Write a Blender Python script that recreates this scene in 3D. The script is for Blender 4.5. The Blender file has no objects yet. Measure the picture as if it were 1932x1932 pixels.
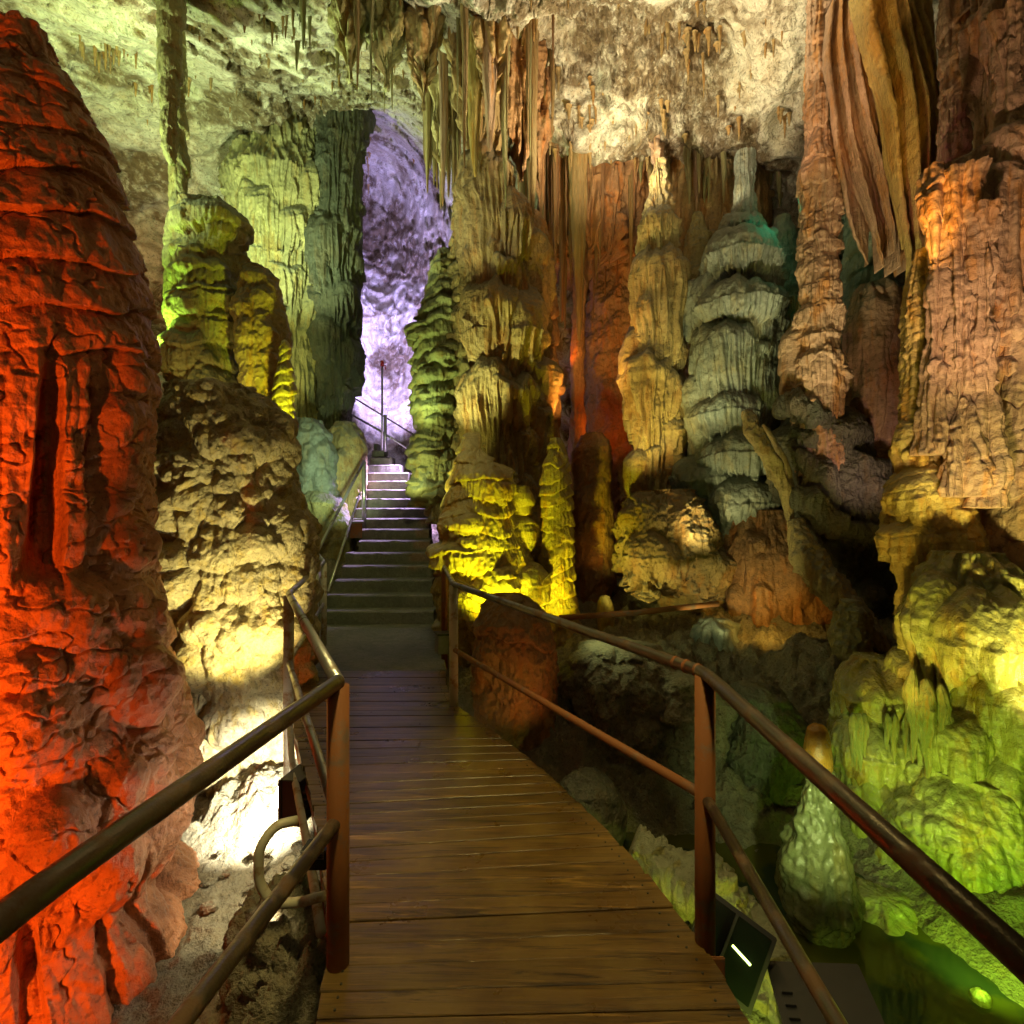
import bpy, math, random
import numpy as np
from mathutils import Vector, Matrix

# ------------------------------------------------------------------ camera, world, exposure
sc = bpy.context.scene
COL = sc.collection
EYE = 1.6
cam_d = bpy.data.cameras.new("camera"); cam = bpy.data.objects.new("camera", cam_d); COL.objects.link(cam)
cam_d.sensor_fit = 'HORIZONTAL'; cam_d.sensor_width = 36.0; cam_d.lens = 18.0
cam_d.clip_start = 0.02; cam_d.clip_end = 200
cam.location = (0, 0, EYE); cam.rotation_euler = (math.radians(90), 0, 0)
sc.camera = cam
w = bpy.data.worlds.new("World"); sc.world = w; w.use_nodes = True
w.node_tree.nodes["Background"].inputs[0].default_value = (0.0, 0.0, 0.0, 1)   # deep inside a cave: no sky
w.node_tree.nodes["Background"].inputs[1].default_value = 0.0
sc.view_settings.view_transform = 'Standard'; sc.view_settings.look = 'None'
sc.view_settings.exposure = 0.12; sc.view_settings.gamma = 1.0
sc.render.engine = 'CYCLES'
cy = sc.cycles
cy.use_denoising = True; cy.max_bounces = 5; cy.diffuse_bounces = 3; cy.glossy_bounces = 3
cy.transmission_bounces = 4; cy.sample_clamp_indirect = 3.0; cy.use_light_tree = True
cy.caustics_reflective = False; cy.caustics_refractive = False

F = 966.0
def P(u, v, d):
    return Vector(((u - F) / F * d, d, EYE - (v - F) / F * d))

# ------------------------------------------------------------------ cave lamps: inferred sources, plus unseen spots and fills added to brighten rock
def lamp(name, pos, target, power, color, radius=0.08, cone=None, blend=0.7):
    kind = 'SPOT' if cone else 'POINT'
    L = bpy.data.lights.new(name, kind); L.energy = power; L.color = color; L.shadow_soft_size = radius
    if cone:
        L.spot_size = math.radians(cone); L.spot_blend = blend
    o = bpy.data.objects.new(name, L); COL.objects.link(o); o.location = pos
    if target is not None:
        o.rotation_euler = (Vector(target) - Vector(pos)).to_track_quat('-Z', 'Y').to_euler()
    return o
#LAMPS_BEGIN
LAMPS = [
 # name, position, target, power, colour, radius, cone
 ('red_base_lamp', (-2.4, 0.3, -1.0), (-2.4, 2.5, -1.2), 30.32, (1.0, 0.15, 0.009), 0.06, 90),
 ('red_low_lamp', (-2.2, -0.3, -0.8), (-3.1, 2.6, -0.5), 612.0, (1.0, 0.15, 0.009), 0.06, 52),
 ('red_mid_lamp', (-2.35, -0.4, -0.6), (-3.55, 3.0, 0.8), 1350.0, (1.0, 0.15, 0.009), 0.06, 42),
 ('red_high_lamp', (-3.4, 0.6, 0.5), (-3.0, 3.2, 3.3), 113.34, (1.0, 0.15, 0.009), 0.06, 60),
 ('flood_lamp', (-1.6, 3.85, -0.35), (-1.95, 4.7, 0.0), 4.96, (1.0, 0.93, 0.6), 0.04, 80),
 ('flood_spill', (-1.52, 3.3, -0.35), (-1.85, 3.5, -1.3), 33.32, (1.0, 0.86, 0.5), 0.04, 75),
 ('flood_upper', (-1.72, 3.7, 0.0), (-2.7, 4.6, 1.2), 228.135, (1.0, 0.86, 0.32), 0.06, 70),
 ('ceiling_left_lamp', (-4.4, 7.9, 4.6), (-4.0, 8.0, 9.0), 1057.8897000000002, (0.78, 1, 0.52), 0.12, 150),
 ('ceiling_corner_lamp', (-5.6, 5.4, 4.6), (-5.6, 6.0, 8.5), 593.3563999999999, (0.74, 1, 0.5), 0.12, 150),
 ('ceiling_green_lamp', (-5.2, 4.6, 4.8), (-6.1, 7.2, 8.0), 422.64, (0.386, 1.0, 0.122), 0.05, 30),
 ('ceiling_midleft_lamp', (-3.0, 8.4, 5.4), (-3.0, 8.8, 9.0), 1.512, (0.812, 1.0, 0.615), 0.12, 150),
 ('ceiling_centre_lamp', (-1.8, 6.4, 5.0), (-1.8, 7.0, 9.0), 3.066, (0.918, 1.0, 0.537), 0.12, 150),
 ('ceiling_right_lamp', (1.3, 6.6, 5.6), (1.4, 6.4, 9.0), 630.48, (1, 0.86, 0.54), 0.12, 150),
 ('ceiling_far_right_lamp', (2.7, 5.6, 5.2), (2.7, 5.8, 9.0), 55.08, (1, 0.66, 0.4), 0.12, 150),
 ('lip_lamp', (3.0, 7.0, 5.9), (3.2, 7.8, 9.0), 7.167999999999999, (1.0, 0.863, 0.483), 0.1, 150),
 ('lip_centre_lamp', (1.0, 7.4, 5.6), (1.2, 8.6, 8.6), 5.572, (0.794, 1.0, 0.32), 0.1, 140),
 ('stair_lamp', (-1.9, 10.7, 3.3), (-2.4, 10.5, 2.0), 1908.1725000000001, (0.66, 0.46, 1.0), 0.08, 85),
 ('violet_low_lamp', (-2.7, 12.2, 3.3), (-3.4, 15.2, 5.0), 50.02641, (0.56, 0.5, 1), 0.12, 140),
 ('violet_high_lamp', (-2.8, 12.4, 5.5), (-3.4, 15.2, 9.5), 908.44, (0.42, 0.36, 1.0), 0.12, 140),
 ('violet_side_lamp', (-3.2, 10.2, 3.2), (-3.4, 9.7, 4.0), 15.16, (0.536, 0.377, 1.0), 0.06, None),
 ('mound_lamp', (-0.15, 5.2, 0.0), (-0.2, 6.6, 0.6), 153.42, (0.905, 1.0, 0.021), 0.06, 140),
 ('mound_high_lamp', (-0.1, 5.2, 0.2), (-0.4, 6.6, 1.9), 216.42, (0.905, 1.0, 0.021), 0.06, 70),
 ('slender_lamp', (0.35, 5.3, 0.0), (0.55, 6.5, 1.2), 969.26, (1.0, 0.968, 0.021), 0.06, 70),
 ('side_lamp', (-2.6, 5.9, 1.9), (-2.95, 6.6, 3.2), 279.96, (0.793, 1.0, 0.045), 0.05, 45),
 ('green_left_lamp', (-4.9, 6.5, 3.6), (-4.7, 7.2, 5.0), 178.68, (0.5, 1.0, 0.12), 0.05, 90),
 ('tower_lamp', (-3.7, 6.1, 2.6), (-4.1, 7.2, 4.2), 22.78, (1.0, 0.895, 0.263), 0.06, 80),
 ('drape_lamp', (-4.6, 8.2, 2.8), (-5.2, 11.0, 6.4), 192.636, (0.966, 1.0, 0.341), 0.08, 70),
 ('mint_lamp', (-2.3, 7.7, 2.0), (-2.9, 8.6, 2.3), 119.508, (0.75, 1.0, 0.5), 0.06, 90),
 ('slope_lamp', (-2.5, 6.3, 0.9), (-2.8, 7.6, 1.0), 2.31, (0.641, 1.0, 0.109), 0.06, 130),
 ('pale_low_lamp', (-1.9, 7.8, 2.0), (-1.3, 9.0, 2.6), 43.94, (0.809, 1.0, 0.353), 0.06, 80),
 ('pale_high_lamp', (-1.9, 7.6, 2.4), (-1.3, 9.0, 4.8), 200.82, (0.704, 1.0, 0.328), 0.06, 60),
 ('column_lamp', (-1.3, 6.0, 1.5), (-0.2, 7.4, 3.0), 57.15, (0.893, 1.0, 0.215), 0.06, 60),
 ('column_high_lamp', (-1.35, 6.2, 2.0), (-0.2, 7.5, 4.8), 360.4675, (0.878, 1.0, 0.393), 0.06, 56),
 ('cluster_lamp', (-1.6, 5.6, 4.2), (-0.3, 7.0, 6.8), 180.06, (0.888, 1.0, 0.631), 0.08, 70),
 ('amber_lamp', (1.5, 8.6, 3.0), (1.8, 10.2, 4.2), 12.99, (1.0, 0.2, 0.012), 0.1, 150),
 ('amber_low_lamp', (1.2, 7.4, 0.8), (1.3, 8.2, 1.6), 0.86, (1.0, 0.454, 0.052), 0.08, 120),
 ('curtain_lamp', (0.9, 7.2, 2.6), (1.3, 8.8, 6.0), 197.85, (1.0, 0.48, 0.1), 0.08, 80),
 ('bell_low_lamp', (1.1, 5.4, 0.7), (2.1, 7.2, 1.9), 2.25, (1.0, 0.78, 0.154), 0.06, 60),
 ('bell_lamp', (0.9, 6.0, 1.6), (2.1, 7.4, 3.6), 183.15449999999998, (1.0, 0.7, 0.2), 0.06, 60),
 ('bell_top_lamp', (1.0, 6.4, 3.2), (2.2, 7.6, 5.6), 23.43, (1.0, 0.931, 0.566), 0.06, 60),
 ('cascade_low_lamp', (1.9, 4.9, 0.2), (2.8, 6.6, 1.5), 54.252, (1.0, 0.905, 0.337), 0.06, 70),
 ('cascade_lamp', (1.9, 5.6, 0.9), (3.1, 7.2, 3.2), 74.4125, (1.0, 0.86, 0.34), 0.06, 60),
 ('cascade_high_lamp', (2.0, 5.8, 2.0), (3.2, 7.2, 5.2), 76.28, (1.0, 0.968, 0.442), 0.06, 56),
 ('teal_lamp', (3.45, 6.5, 5.45), (3.3, 7.2, 5.2), 2.2819999999999996, (0.023, 1.0, 0.424), 0.04, None),
 ('orange_wall_lamp', (2.6, 5.3, 0.6), (3.2, 6.5, 0.0), 14.05, (1.0, 0.56, 0.07), 0.06, 110),
 ('ring_low_lamp', (2.6, 4.6, 0.6), (3.6, 6.0, 3.6), 1.94, (0.995, 1.0, 0.51), 0.06, 50),
 ('ring_high_lamp', (2.7, 4.7, 1.2), (3.6, 6.0, 6.0), 327.77, (1.0, 0.86, 0.45), 0.06, 50),
 ('recess_lamp', (3.6, 4.9, 1.6), (4.4, 6.3, 3.0), 25.08, (1.0, 0.6, 0.45), 0.06, 90),
 ('orange_lamp', (2.9, 3.6, 3.0), (3.7, 5.0, 6.4), 118.0872, (1.0, 0.46, 0.05), 0.06, 44),
 ('pink_lamp', (3.25, 4.5, 3.9), (3.95, 5.0, 5.0), 10.11, (1.0, 0.298, 0.337), 0.05, 60),
 ('rose_high_lamp', (2.6, 2.5, 1.5), (4.0, 4.3, 5.2), 222.83, (1.0, 0.62, 0.36), 0.08, 60),
 ('rose_mid_lamp', (2.4, 2.6, 0.9), (4.0, 4.2, 3.2), 114.24, (1.0, 0.72, 0.4), 0.08, 50),
 ('gold_lamp', (2.0, 2.9, 0.0), (3.3, 4.2, 1.8), 77.58, (1.0, 0.74, 0.12), 0.06, 60),
 ('gold_right_lamp', (2.9, 2.3, 0.2), (4.0, 4.0, 1.5), 245.225, (1.0, 0.9, 0.24), 0.06, 60),
 ('ledge_lamp', (2.1, 2.5, -0.5), (3.2, 3.5, 0.4), 38.3, (0.876, 1.0, 0.178), 0.06, 80),
 ('moss_lamp', (1.35, 2.6, -0.5), (2.6, 4.0, 0.1), 0.36, (0.798, 1.0, 0.226), 0.06, 90),
 ('lime_lamp', (2.3, 2.5, -0.7), (3.1, 3.3, -0.5), 24.843, (0.5, 1.0, 0.05), 0.05, 140),
 ('green_lamp', (3.45, 2.75, -0.35), (3.5, 3.4, -0.5), 10.4, (0.04, 1.0, 0.03), 0.05, 90),
 ('cone_lamp', (1.5, 2.3, 0.1), (1.85, 3.1, -0.2), 36.39, (0.8, 1.0, 0.35), 0.03, 60),
 ('deck_lamp', (0.98, 1.75, -0.55), (0.9, 2.6, -0.9), 17.808000000000003, (0.8, 1.0, 0.12), 0.03, 160),
 ('walk_fill', (0.0, 0.9, 5.2), (-0.05, 2.1, 0), 534.2505, (1, 0.8, 0.28), 0.15, 36),  # unseen overhead fill, added to brighten the deck
 ('landing_lamp', (-0.6, 4.0, 4.0), (-1.9, 8.0, 0.7), 101.92, (1.0, 0.92, 0.4), 0.15, 50),
 ('rear_fill', (0.6, -2.0, 3.2), (0.5, 8.0, 4.0), 28, (1.0, 0.8, 0.356), 0.25, 150),  # unseen fill added behind the camera to lift the black gaps
 ('basin_lamp', (0.75, 5.0, 0.7), (1.4, 4.9, 0.0), 7.58, (0.842, 1.0, 0.421), 0.05, 130),
 ('rust_lamp', (0.3, 3.6, -0.2), (-0.05, 4.6, 0.4), 8.46, (1.0, 0.4, 0.1), 0.06, 70),
 ('column_low_lamp', (-0.35, 5.7, 1.0), (-0.2, 7.6, 2.9), 0.95, (1.0, 0.98, 0.154), 0.06, 60),
 ('bulb_lamp', (1.0, 5.6, 0.5), (1.9, 6.9, 0.9), 44.68, (1.0, 0.9, 0.2), 0.06, 60),
 ('amber_high_lamp', (0.9, 8.9, 4.2), (1.2, 10.2, 6.0), 12.14, (1.0, 0.247, 0.027), 0.06, 120),
 ('rubble_lamp', (-1.1, 2.3, -0.2), (-1.3, 2.2, -1.2), 8.94, (1.0, 0.82, 0.518), 0.06, 110),
 ('violet_mid_lamp', (-2.6, 12.3, 4.2), (-3.4, 15.2, 6.5), 2460.21, (0.42, 0.36, 1.0), 0.1, 110),
 ('red_up_lamp', (-2.5, -0.3, -0.6), (-3.7, 3.0, 2.6), 1319.625, (1.0, 0.15, 0.009), 0.06, 40),
 ('red_side_lamp', (-3.9, 0.2, -0.9), (-3.2, 3.0, 1.6), 109.551, (1.0, 0.15, 0.009), 0.06, 60),
 ('flood_glow', (-1.64, 3.52, -0.45), (-2.0, 4.15, -0.72), 420, (1.0, 0.95, 0.72), 0.03, 84),
 ('front_lime_lamp', (2.6, 2.2, -0.5), (3.4, 3.2, -0.3), 10, (0.25, 1, 0.04), 0.05, 70),
]
#LAMPS_END
for nm, p, t, pw, c, r, cn in LAMPS:
    lamp(nm, p, t, pw, c, r, cn)

# ------------------------------------------------------------------ noise (numpy)
_rng = np.random.RandomState(7)
PERM = _rng.permutation(256).astype(np.int32); PERM = np.concatenate([PERM, PERM, PERM])
G3 = _rng.normal(size=(256, 3)).astype(np.float32); G3 /= np.linalg.norm(G3, axis=1, keepdims=True)
RND = _rng.rand(256, 3).astype(np.float32)
GX, GY, GZ = [np.ascontiguousarray(G3[:, i]) for i in range(3)]

def noise(x, y, z):
    xf, yf, zf = np.floor(x), np.floor(y), np.floor(z)
    xi = xf.astype(np.int32) & 255; yi = yf.astype(np.int32) & 255; zi = zf.astype(np.int32) & 255
    x = (x - xf).astype(np.float32); y = (y - yf).astype(np.float32); z = (z - zf).astype(np.float32)
    sx = x*x*x*(x*(x*6-15)+10); sy = y*y*y*(y*(y*6-15)+10); sz = z*z*z*(z*(z*6-15)+10)
    a = [PERM[xi], PERM[xi+1]]
    out = 0
    for i in (0, 1):
        wx = sx if i else 1-sx
        for j in (0, 1):
            b = PERM[a[i] + yi + j]
            wy = sy if j else 1-sy
            for k in (0, 1):
                g = PERM[b + zi + k]
                wz = sz if k else 1-sz
                out = out + wx*wy*wz*(GX[g]*(x-i) + GY[g]*(y-j) + GZ[g]*(z-k))
    return out * 1.5

def fbm(x, y, z, octv=4, gain=.5, lac=2.03):
    s = 0; a = 1.0
    for o in range(octv):
        s = s + a*noise(x + o*17.3, y - o*9.1, z + o*5.7)
        x = x*lac; y = y*lac; z = z*lac; a *= gain
    return s

def sstep(a, b, x):
    t = np.clip((x-a)/(b-a), 0, 1); return t*t*(3-2*t)

def worley(x, y, z, jitter=.9):
    """F1 and F2 distances"""
    xf, yf, zf = np.floor(x), np.floor(y), np.floor(z)
    xi = xf.astype(np.int32) & 255; yi = yf.astype(np.int32) & 255; zi = zf.astype(np.int32) & 255
    fx = (x-xf).astype(np.float32); fy = (y-yf).astype(np.float32); fz = (z-zf).astype(np.float32)
    f1 = np.full(fx.shape, 9.0, np.float32); f2 = f1.copy()
    for i in (-1, 0, 1):
        a = PERM[(xi+i) & 255]
        for j in (-1, 0, 1):
            b = PERM[a + ((yi+j) & 255)]
            for k in (-1, 0, 1):
                c = PERM[b + ((zi+k) & 255)]
                dx = i + .5 + (RND[c, 0]-.5)*jitter - fx
                dy = j + .5 + (RND[c, 1]-.5)*jitter - fy
                dz = k + .5 + (RND[c, 2]-.5)*jitter - fz
                dd = dx*dx+dy*dy+dz*dz
                m = dd < f1
                f2 = np.where(m, f1, np.minimum(f2, dd)); f1 = np.where(m, dd, f1)
    return np.sqrt(f1), np.sqrt(f2)

# ------------------------------------------------------------------ mesh + object helpers
def tag(o, label=None, cat=None, group=None, kind=None):
    if label: o['label'] = label
    if cat: o['category'] = cat
    if group: o['group'] = group
    if kind: o['kind'] = kind
    return o

def link(name, me, mat=None, parent=None, loc=None):
    o = bpy.data.objects.new(name, me); COL.objects.link(o)
    if mat is not None: me.materials.append(mat)
    if parent is not None: o.parent = parent
    if loc is not None: o.location = loc
    return o

def empty(name, loc=(0, 0, 0)):
    o = bpy.data.objects.new(name, None); COL.objects.link(o); o.location = loc; o.empty_display_size = .1
    return o

def grid_mesh(name, V, closed=False, smooth=True, mask=None):
    """V: (nu, nv, 3); closed joins the last u to the first."""
    nu, nv = V.shape[:2]
    idx = np.arange(nu*nv, dtype=np.int32).reshape(nu, nv)
    a = idx if closed else idx[:-1]
    b = np.roll(idx, -1, axis=0) if closed else idx[1:]
    q = np.stack([a[:, :-1], b[:, :-1], b[:, 1:], a[:, 1:]], axis=-1)
    if mask is not None: q = q[mask]
    q = q.reshape(-1, 4)
    return quad_mesh(name, V.reshape(-1, 3), q, smooth)

def quad_mesh(name, v, q, smooth=True):
    me = bpy.data.meshes.new(name)
    v = np.ascontiguousarray(v, np.float32); q = np.ascontiguousarray(q, np.int32)
    me.vertices.add(len(v)); me.vertices.foreach_set('co', v.ravel())
    n = len(q); me.loops.add(n*4); me.loops.foreach_set('vertex_index', q.ravel())
    me.polygons.add(n); me.polygons.foreach_set('loop_start', np.arange(0, n*4, 4, dtype=np.int32))
    me.polygons.foreach_set('use_smooth', np.full(n, smooth, dtype=bool))
    me.update(calc_edges=True)
    return me

# ------------------------------------------------------------------ materials
def nt(mat):
    mat.use_nodes = True
    t = mat.node_tree; t.nodes.clear()
    return t
def nd(t, kind, **kw):
    n = t.nodes.new(kind)
    for k, v in kw.items():
        if k == 'op': n.operation = v
        elif hasattr(n, k) and k not in ('inputs',): setattr(n, k, v)
    return n

def rock(name, a, b, stain, amt=.5, rough=.62, bump=.5, scale=1.0, streak=1.0, dust=None, dust_amt=.0, dark=(.05, .04, .03), spots=.4, spec=.4, fine=1.0, vert=5.0, attr=None):
    m = bpy.data.materials.new(name); t = nt(m); L = t.links.new
    out = nd(t, 'ShaderNodeOutputMaterial'); bs = nd(t, 'ShaderNodeBsdfPrincipled'); L(bs.outputs[0], out.inputs[0])
    tc = nd(t, 'ShaderNodeTexCoord'); co = tc.outputs['Object']
    mp = nd(t, 'ShaderNodeMapping'); mp.inputs['Scale'].default_value = (scale, scale, scale/vert); L(co, mp.inputs[0])
    def tex(src, s, det, rgh=.55, dist=0.0):
        n = nd(t, 'ShaderNodeTexNoise'); n.inputs['Scale'].default_value = s; n.inputs['Detail'].default_value = det
        n.inputs['Roughness'].default_value = rgh; n.inputs['Distortion'].default_value = dist; L(src, n.inputs['Vector']); return n.outputs[0]
    def ramp(src, lo, hi):
        n = nd(t, 'ShaderNodeMapRange'); n.inputs[1].default_value = lo; n.inputs[2].default_value = hi; n.clamp = True
        n.interpolation_type = 'SMOOTHSTEP'; L(src, n.inputs[0]); return n.outputs[0]
    def mix(f, c1, c2, k=1.0):
        n = nd(t, 'ShaderNodeMix'); n.data_type = 'RGBA'
        if k != 1.0:
            mm = nd(t, 'ShaderNodeMath', op='MULTIPLY'); mm.inputs[1].default_value = k; L(f, mm.inputs[0]); f = mm.outputs[0]
        L(f, n.inputs[0])
        for s, c in ((6, c1), (7, c2)):
            if isinstance(c, tuple): n.inputs[s].default_value = (*c, 1)
            else: L(c, n.inputs[s])
        return n.outputs[2]
    big = tex(co, 0.9*scale, 4)
    st = tex(mp.outputs[0], 5.0*streak, 5, .6, .6)       # vertical streaks
    fn = tex(co, 26*scale, 5, .7)
    c = mix(ramp(big, .38, .62), a, b)
    c = mix(ramp(st, .48, .66), c, stain, amt)
    c = mix(ramp(fn, .52, .66), c, dark, spots)
    lt = tex(co, 5.5*scale, 6, .72)
    lo_ = tuple(min(1, x*1.5) for x in a)
    c = mix(ramp(lt, .50, .68), c, lo_, .45)
    if attr:
        an = nd(t, 'ShaderNodeAttribute'); an.attribute_name = 'stain'
        mm = nd(t, 'ShaderNodeMath', op='MULTIPLY'); L(an.outputs['Fac'], mm.inputs[0]); L(ramp(lt, .30, .55), mm.inputs[1])
        c = mix(mm.outputs[0], c, attr, .93)
    if dust is not None:
        g = nd(t, 'ShaderNodeNewGeometry'); sp = nd(t, 'ShaderNodeSeparateXYZ'); L(g.outputs['Normal'], sp.inputs[0])
        ad = nd(t, 'ShaderNodeMath', op='ADD'); L(sp.outputs[2], ad.inputs[0])
        ml = nd(t, 'ShaderNodeMath', op='MULTIPLY'); L(lt, ml.inputs[0]); ml.inputs[1].default_value = .35; L(ml.outputs[0], ad.inputs[1])
        c = mix(ramp(ad.outputs[0], .25, .75), c, dust, dust_amt)
    L(c, bs.inputs['Base Color'])
    rr = nd(t, 'ShaderNodeMapRange'); rr.inputs[3].default_value = max(.05, rough-.18); rr.inputs[4].default_value = min(1, rough+.18); L(fn, rr.inputs[0])
    L(rr.outputs[0], bs.inputs['Roughness']); bs.inputs['Specular IOR Level'].default_value = spec
    # bump: fine grain + vertical ribbing + medium lumps
    b1 = tex(co, 60*scale*fine, 4, .6); b2 = tex(mp.outputs[0], 26*streak, 3, .5, .3); b3 = tex(co, 11*scale, 5, .6)
    def mad(x, k, y=None):
        n = nd(t, 'ShaderNodeMath', op='MULTIPLY'); L(x, n.inputs[0]); n.inputs[1].default_value = k
        if y is None: return n.outputs[0]
        s = nd(t, 'ShaderNodeMath', op='ADD'); L(n.outputs[0], s.inputs[0]); L(y, s.inputs[1]); return s.outputs[0]
    h = mad(b1, .25, mad(b2, .6, mad(b3, 1.0)))
    bp = nd(t, 'ShaderNodeBump'); bp.inputs['Strength'].default_value = bump; bp.inputs['Distance'].default_value = .075/scale
    L(h, bp.inputs['Height']); L(bp.outputs[0], bs.inputs['Normal'])
    return m

M = {}
M['red'] = rock('red_tinted_flowstone', (.50, .22, .10), (.42, .17, .08), (.26, .10, .05), .5, rough=.42, bump=.55, scale=1.3, vert=2.0, spots=.5, fine=1.3)  # base tinted red orange, putting red lamplight into the rock colour
M['cobble'] = rock('cobbled_rock', (.46, .39, .23), (.36, .30, .19), (.46, .32, .06), .6, rough=.75, bump=.8, scale=2.0, vert=1.5, spots=.55)
M['ceiling'] = rock('ceiling_rock', (.58, .54, .43), (.46, .40, .29), (.36, .26, .15), .5, rough=.8, bump=.8, scale=1.0, vert=1.4, spots=.7, dark=(.05, .045, .03), attr=(.12, .075, .03))
M['cream'] = rock('cream_flowstone', (.46, .37, .18), (.36, .28, .13), (.36, .19, .05), .7, rough=.6, bump=.55, dust=(.22, .22, .19), dust_amt=.75)
M['brown'] = rock('brown_flowstone', (.36, .24, .10), (.26, .18, .08), (.34, .15, .03), .75, rough=.6, bump=.6, dust=(.15, .14, .11), dust_amt=.7)
M['olive'] = rock('olive_flowstone', (.36, .32, .14), (.27, .25, .12), (.30, .20, .05), .7, rough=.65, bump=.6, dust=(.16, .18, .15), dust_amt=.7)
M['grey'] = rock('grey_flowstone', (.24, .27, .24), (.17, .20, .18), (.30, .26, .14), .5, rough=.6, bump=.5, dust=(.16, .19, .18), dust_amt=.6)
M['rust'] = rock('rusty_flowstone', (.36, .19, .08), (.26, .14, .07), (.40, .14, .03), .8, rough=.6, bump=.6, dust=(.14, .10, .07), dust_amt=.5)
M['rose'] = rock('rose_flowstone', (.44, .29, .19), (.34, .22, .14), (.46, .20, .04), .75, rough=.6, bump=.5, dust=(.24, .19, .16), dust_amt=.6)
M['gold'] = rock('gold_flowstone', (.48, .35, .11), (.38, .28, .09), (.48, .24, .03), .75, rough=.5, bump=.5, dust=(.30, .27, .17), dust_amt=.5)
M['wet'] = rock('wet_flowstone', (.34, .31, .09), (.24, .25, .08), (.38, .22, .03), .7, rough=.25, bump=.45, dust=(.20, .22, .14), dust_amt=.4, spec=.6)
M['slick'] = rock('slick_stalagmite', (.20, .21, .10), (.15, .18, .08), (.26, .20, .04), .5, rough=.20, bump=.35, spec=.8, scale=1.4)
M['amber'] = rock('amber_tip', (.50, .26, .04), (.42, .20, .03), (.46, .16, .02), .6, rough=.22, bump=.3, spec=.7)
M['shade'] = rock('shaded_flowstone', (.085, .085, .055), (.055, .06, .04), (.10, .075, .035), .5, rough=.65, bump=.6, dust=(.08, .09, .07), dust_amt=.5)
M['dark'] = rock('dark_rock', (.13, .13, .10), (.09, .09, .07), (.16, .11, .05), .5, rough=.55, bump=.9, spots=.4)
M['floor'] = rock('floor_rock', (.26, .23, .16), (.19, .17, .12), (.24, .18, .10), .5, rough=.8, bump=1.0, scale=2.0, vert=1.0, spots=.6)
M['purple_wall'] = M['ceiling']

def metal(name, c, rust, amt, rough=.38, metallic=.8):
    m = bpy.data.materials.new(name); t = nt(m); L = t.links.new
    out = nd(t, 'ShaderNodeOutputMaterial'); bs = nd(t, 'ShaderNodeBsdfPrincipled'); L(bs.outputs[0], out.inputs[0])
    tc = nd(t, 'ShaderNodeTexCoord')
    n = nd(t, 'ShaderNodeTexNoise'); n.inputs['Scale'].default_value = 9; n.inputs['Detail'].default_value = 8; n.inputs['Roughness'].default_value = .65
    L(tc.outputs['Object'], n.inputs[0])
    n2 = nd(t, 'ShaderNodeTexNoise'); n2.inputs['Scale'].default_value = 160; n2.inputs['Detail'].default_value = 3; L(tc.outputs['Object'], n2.inputs[0])
    r = nd(t, 'ShaderNodeMapRange'); r.inputs[1].default_value = .62-amt*.35; r.inputs[2].default_value = .74-amt*.35; L(n.outputs[0], r.inputs[0])
    mx = nd(t, 'ShaderNodeMix'); mx.data_type = 'RGBA'; L(r.outputs[0], mx.inputs[0]); mx.inputs[6].default_value = (*c, 1); mx.inputs[7].default_value = (*rust, 1)
    L(mx.outputs[2], bs.inputs['Base Color'])
    mm = nd(t, 'ShaderNodeMapRange'); mm.inputs[3].default_value = metallic; mm.inputs[4].default_value = .1; L(r.outputs[0], mm.inputs[0]); L(mm.outputs[0], bs.inputs['Metallic'])
    ro = nd(t, 'ShaderNodeMapRange'); ro.inputs[3].default_value = rough; ro.inputs[4].default_value = .75; L(r.outputs[0], ro.inputs[0]); L(ro.outputs[0], bs.inputs['Roughness'])
    bp = nd(t, 'ShaderNodeBump'); bp.inputs['Strength'].default_value = .35; bp.inputs['Distance'].default_value = .003; L(n2.outputs[0], bp.inputs['Height']); L(bp.outputs[0], bs.inputs['Normal'])
    return m
M['steel'] = metal('painted_steel_rail', (.15, .125, .10), (.13, .07, .035), .3, rough=.28)
M['rustpost'] = metal('rusted_steel', (.17, .11, .075), (.24, .085, .025), .75, rough=.45, metallic=.4)
M['bright'] = metal('galvanised_steel', (.42, .42, .42), (.22, .15, .09), .2, rough=.3)
M['paint'] = metal('pale_painted_post', (.50, .47, .36), (.30, .18, .08), .3, rough=.5, metallic=.1)

def plain(name, c, rough=.5, metallic=0.0, emit=None, es=0, bump=0):
    m = bpy.data.materials.new(name); t = nt(m); L = t.links.new
    out = nd(t, 'ShaderNodeOutputMaterial'); bs = nd(t, 'ShaderNodeBsdfPrincipled'); L(bs.outputs[0], out.inputs[0])
    tc = nd(t, 'ShaderNodeTexCoord'); n = nd(t, 'ShaderNodeTexNoise'); n.inputs['Scale'].default_value = 22; n.inputs['Detail'].default_value = 6
    L(tc.outputs['Object'], n.inputs[0])
    mx = nd(t, 'ShaderNodeMix'); mx.data_type = 'RGBA'; L(n.outputs[0], mx.inputs[0])
    mx.inputs[6].default_value = (*[x*.75 for x in c], 1); mx.inputs[7].default_value = (*[min(1, x*1.25) for x in c], 1)
    L(mx.outputs[2], bs.inputs['Base Color'])
    bs.inputs['Roughness'].default_value = rough; bs.inputs['Metallic'].default_value = metallic
    if emit: bs.inputs['Emission Color'].default_value = (*emit, 1); bs.inputs['Emission Strength'].default_value = es
    if bump:
        bp = nd(t, 'ShaderNodeBump'); bp.inputs['Strength'].default_value = bump; bp.inputs['Distance'].default_value = .01; L(n.outputs[0], bp.inputs['Height']); L(bp.outputs[0], bs.inputs['Normal'])
    return m
M['black'] = plain('black_enamel', (.02, .02, .022), .35)
M['box'] = plain('grey_plastic', (.22, .21, .20), .5)
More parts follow.
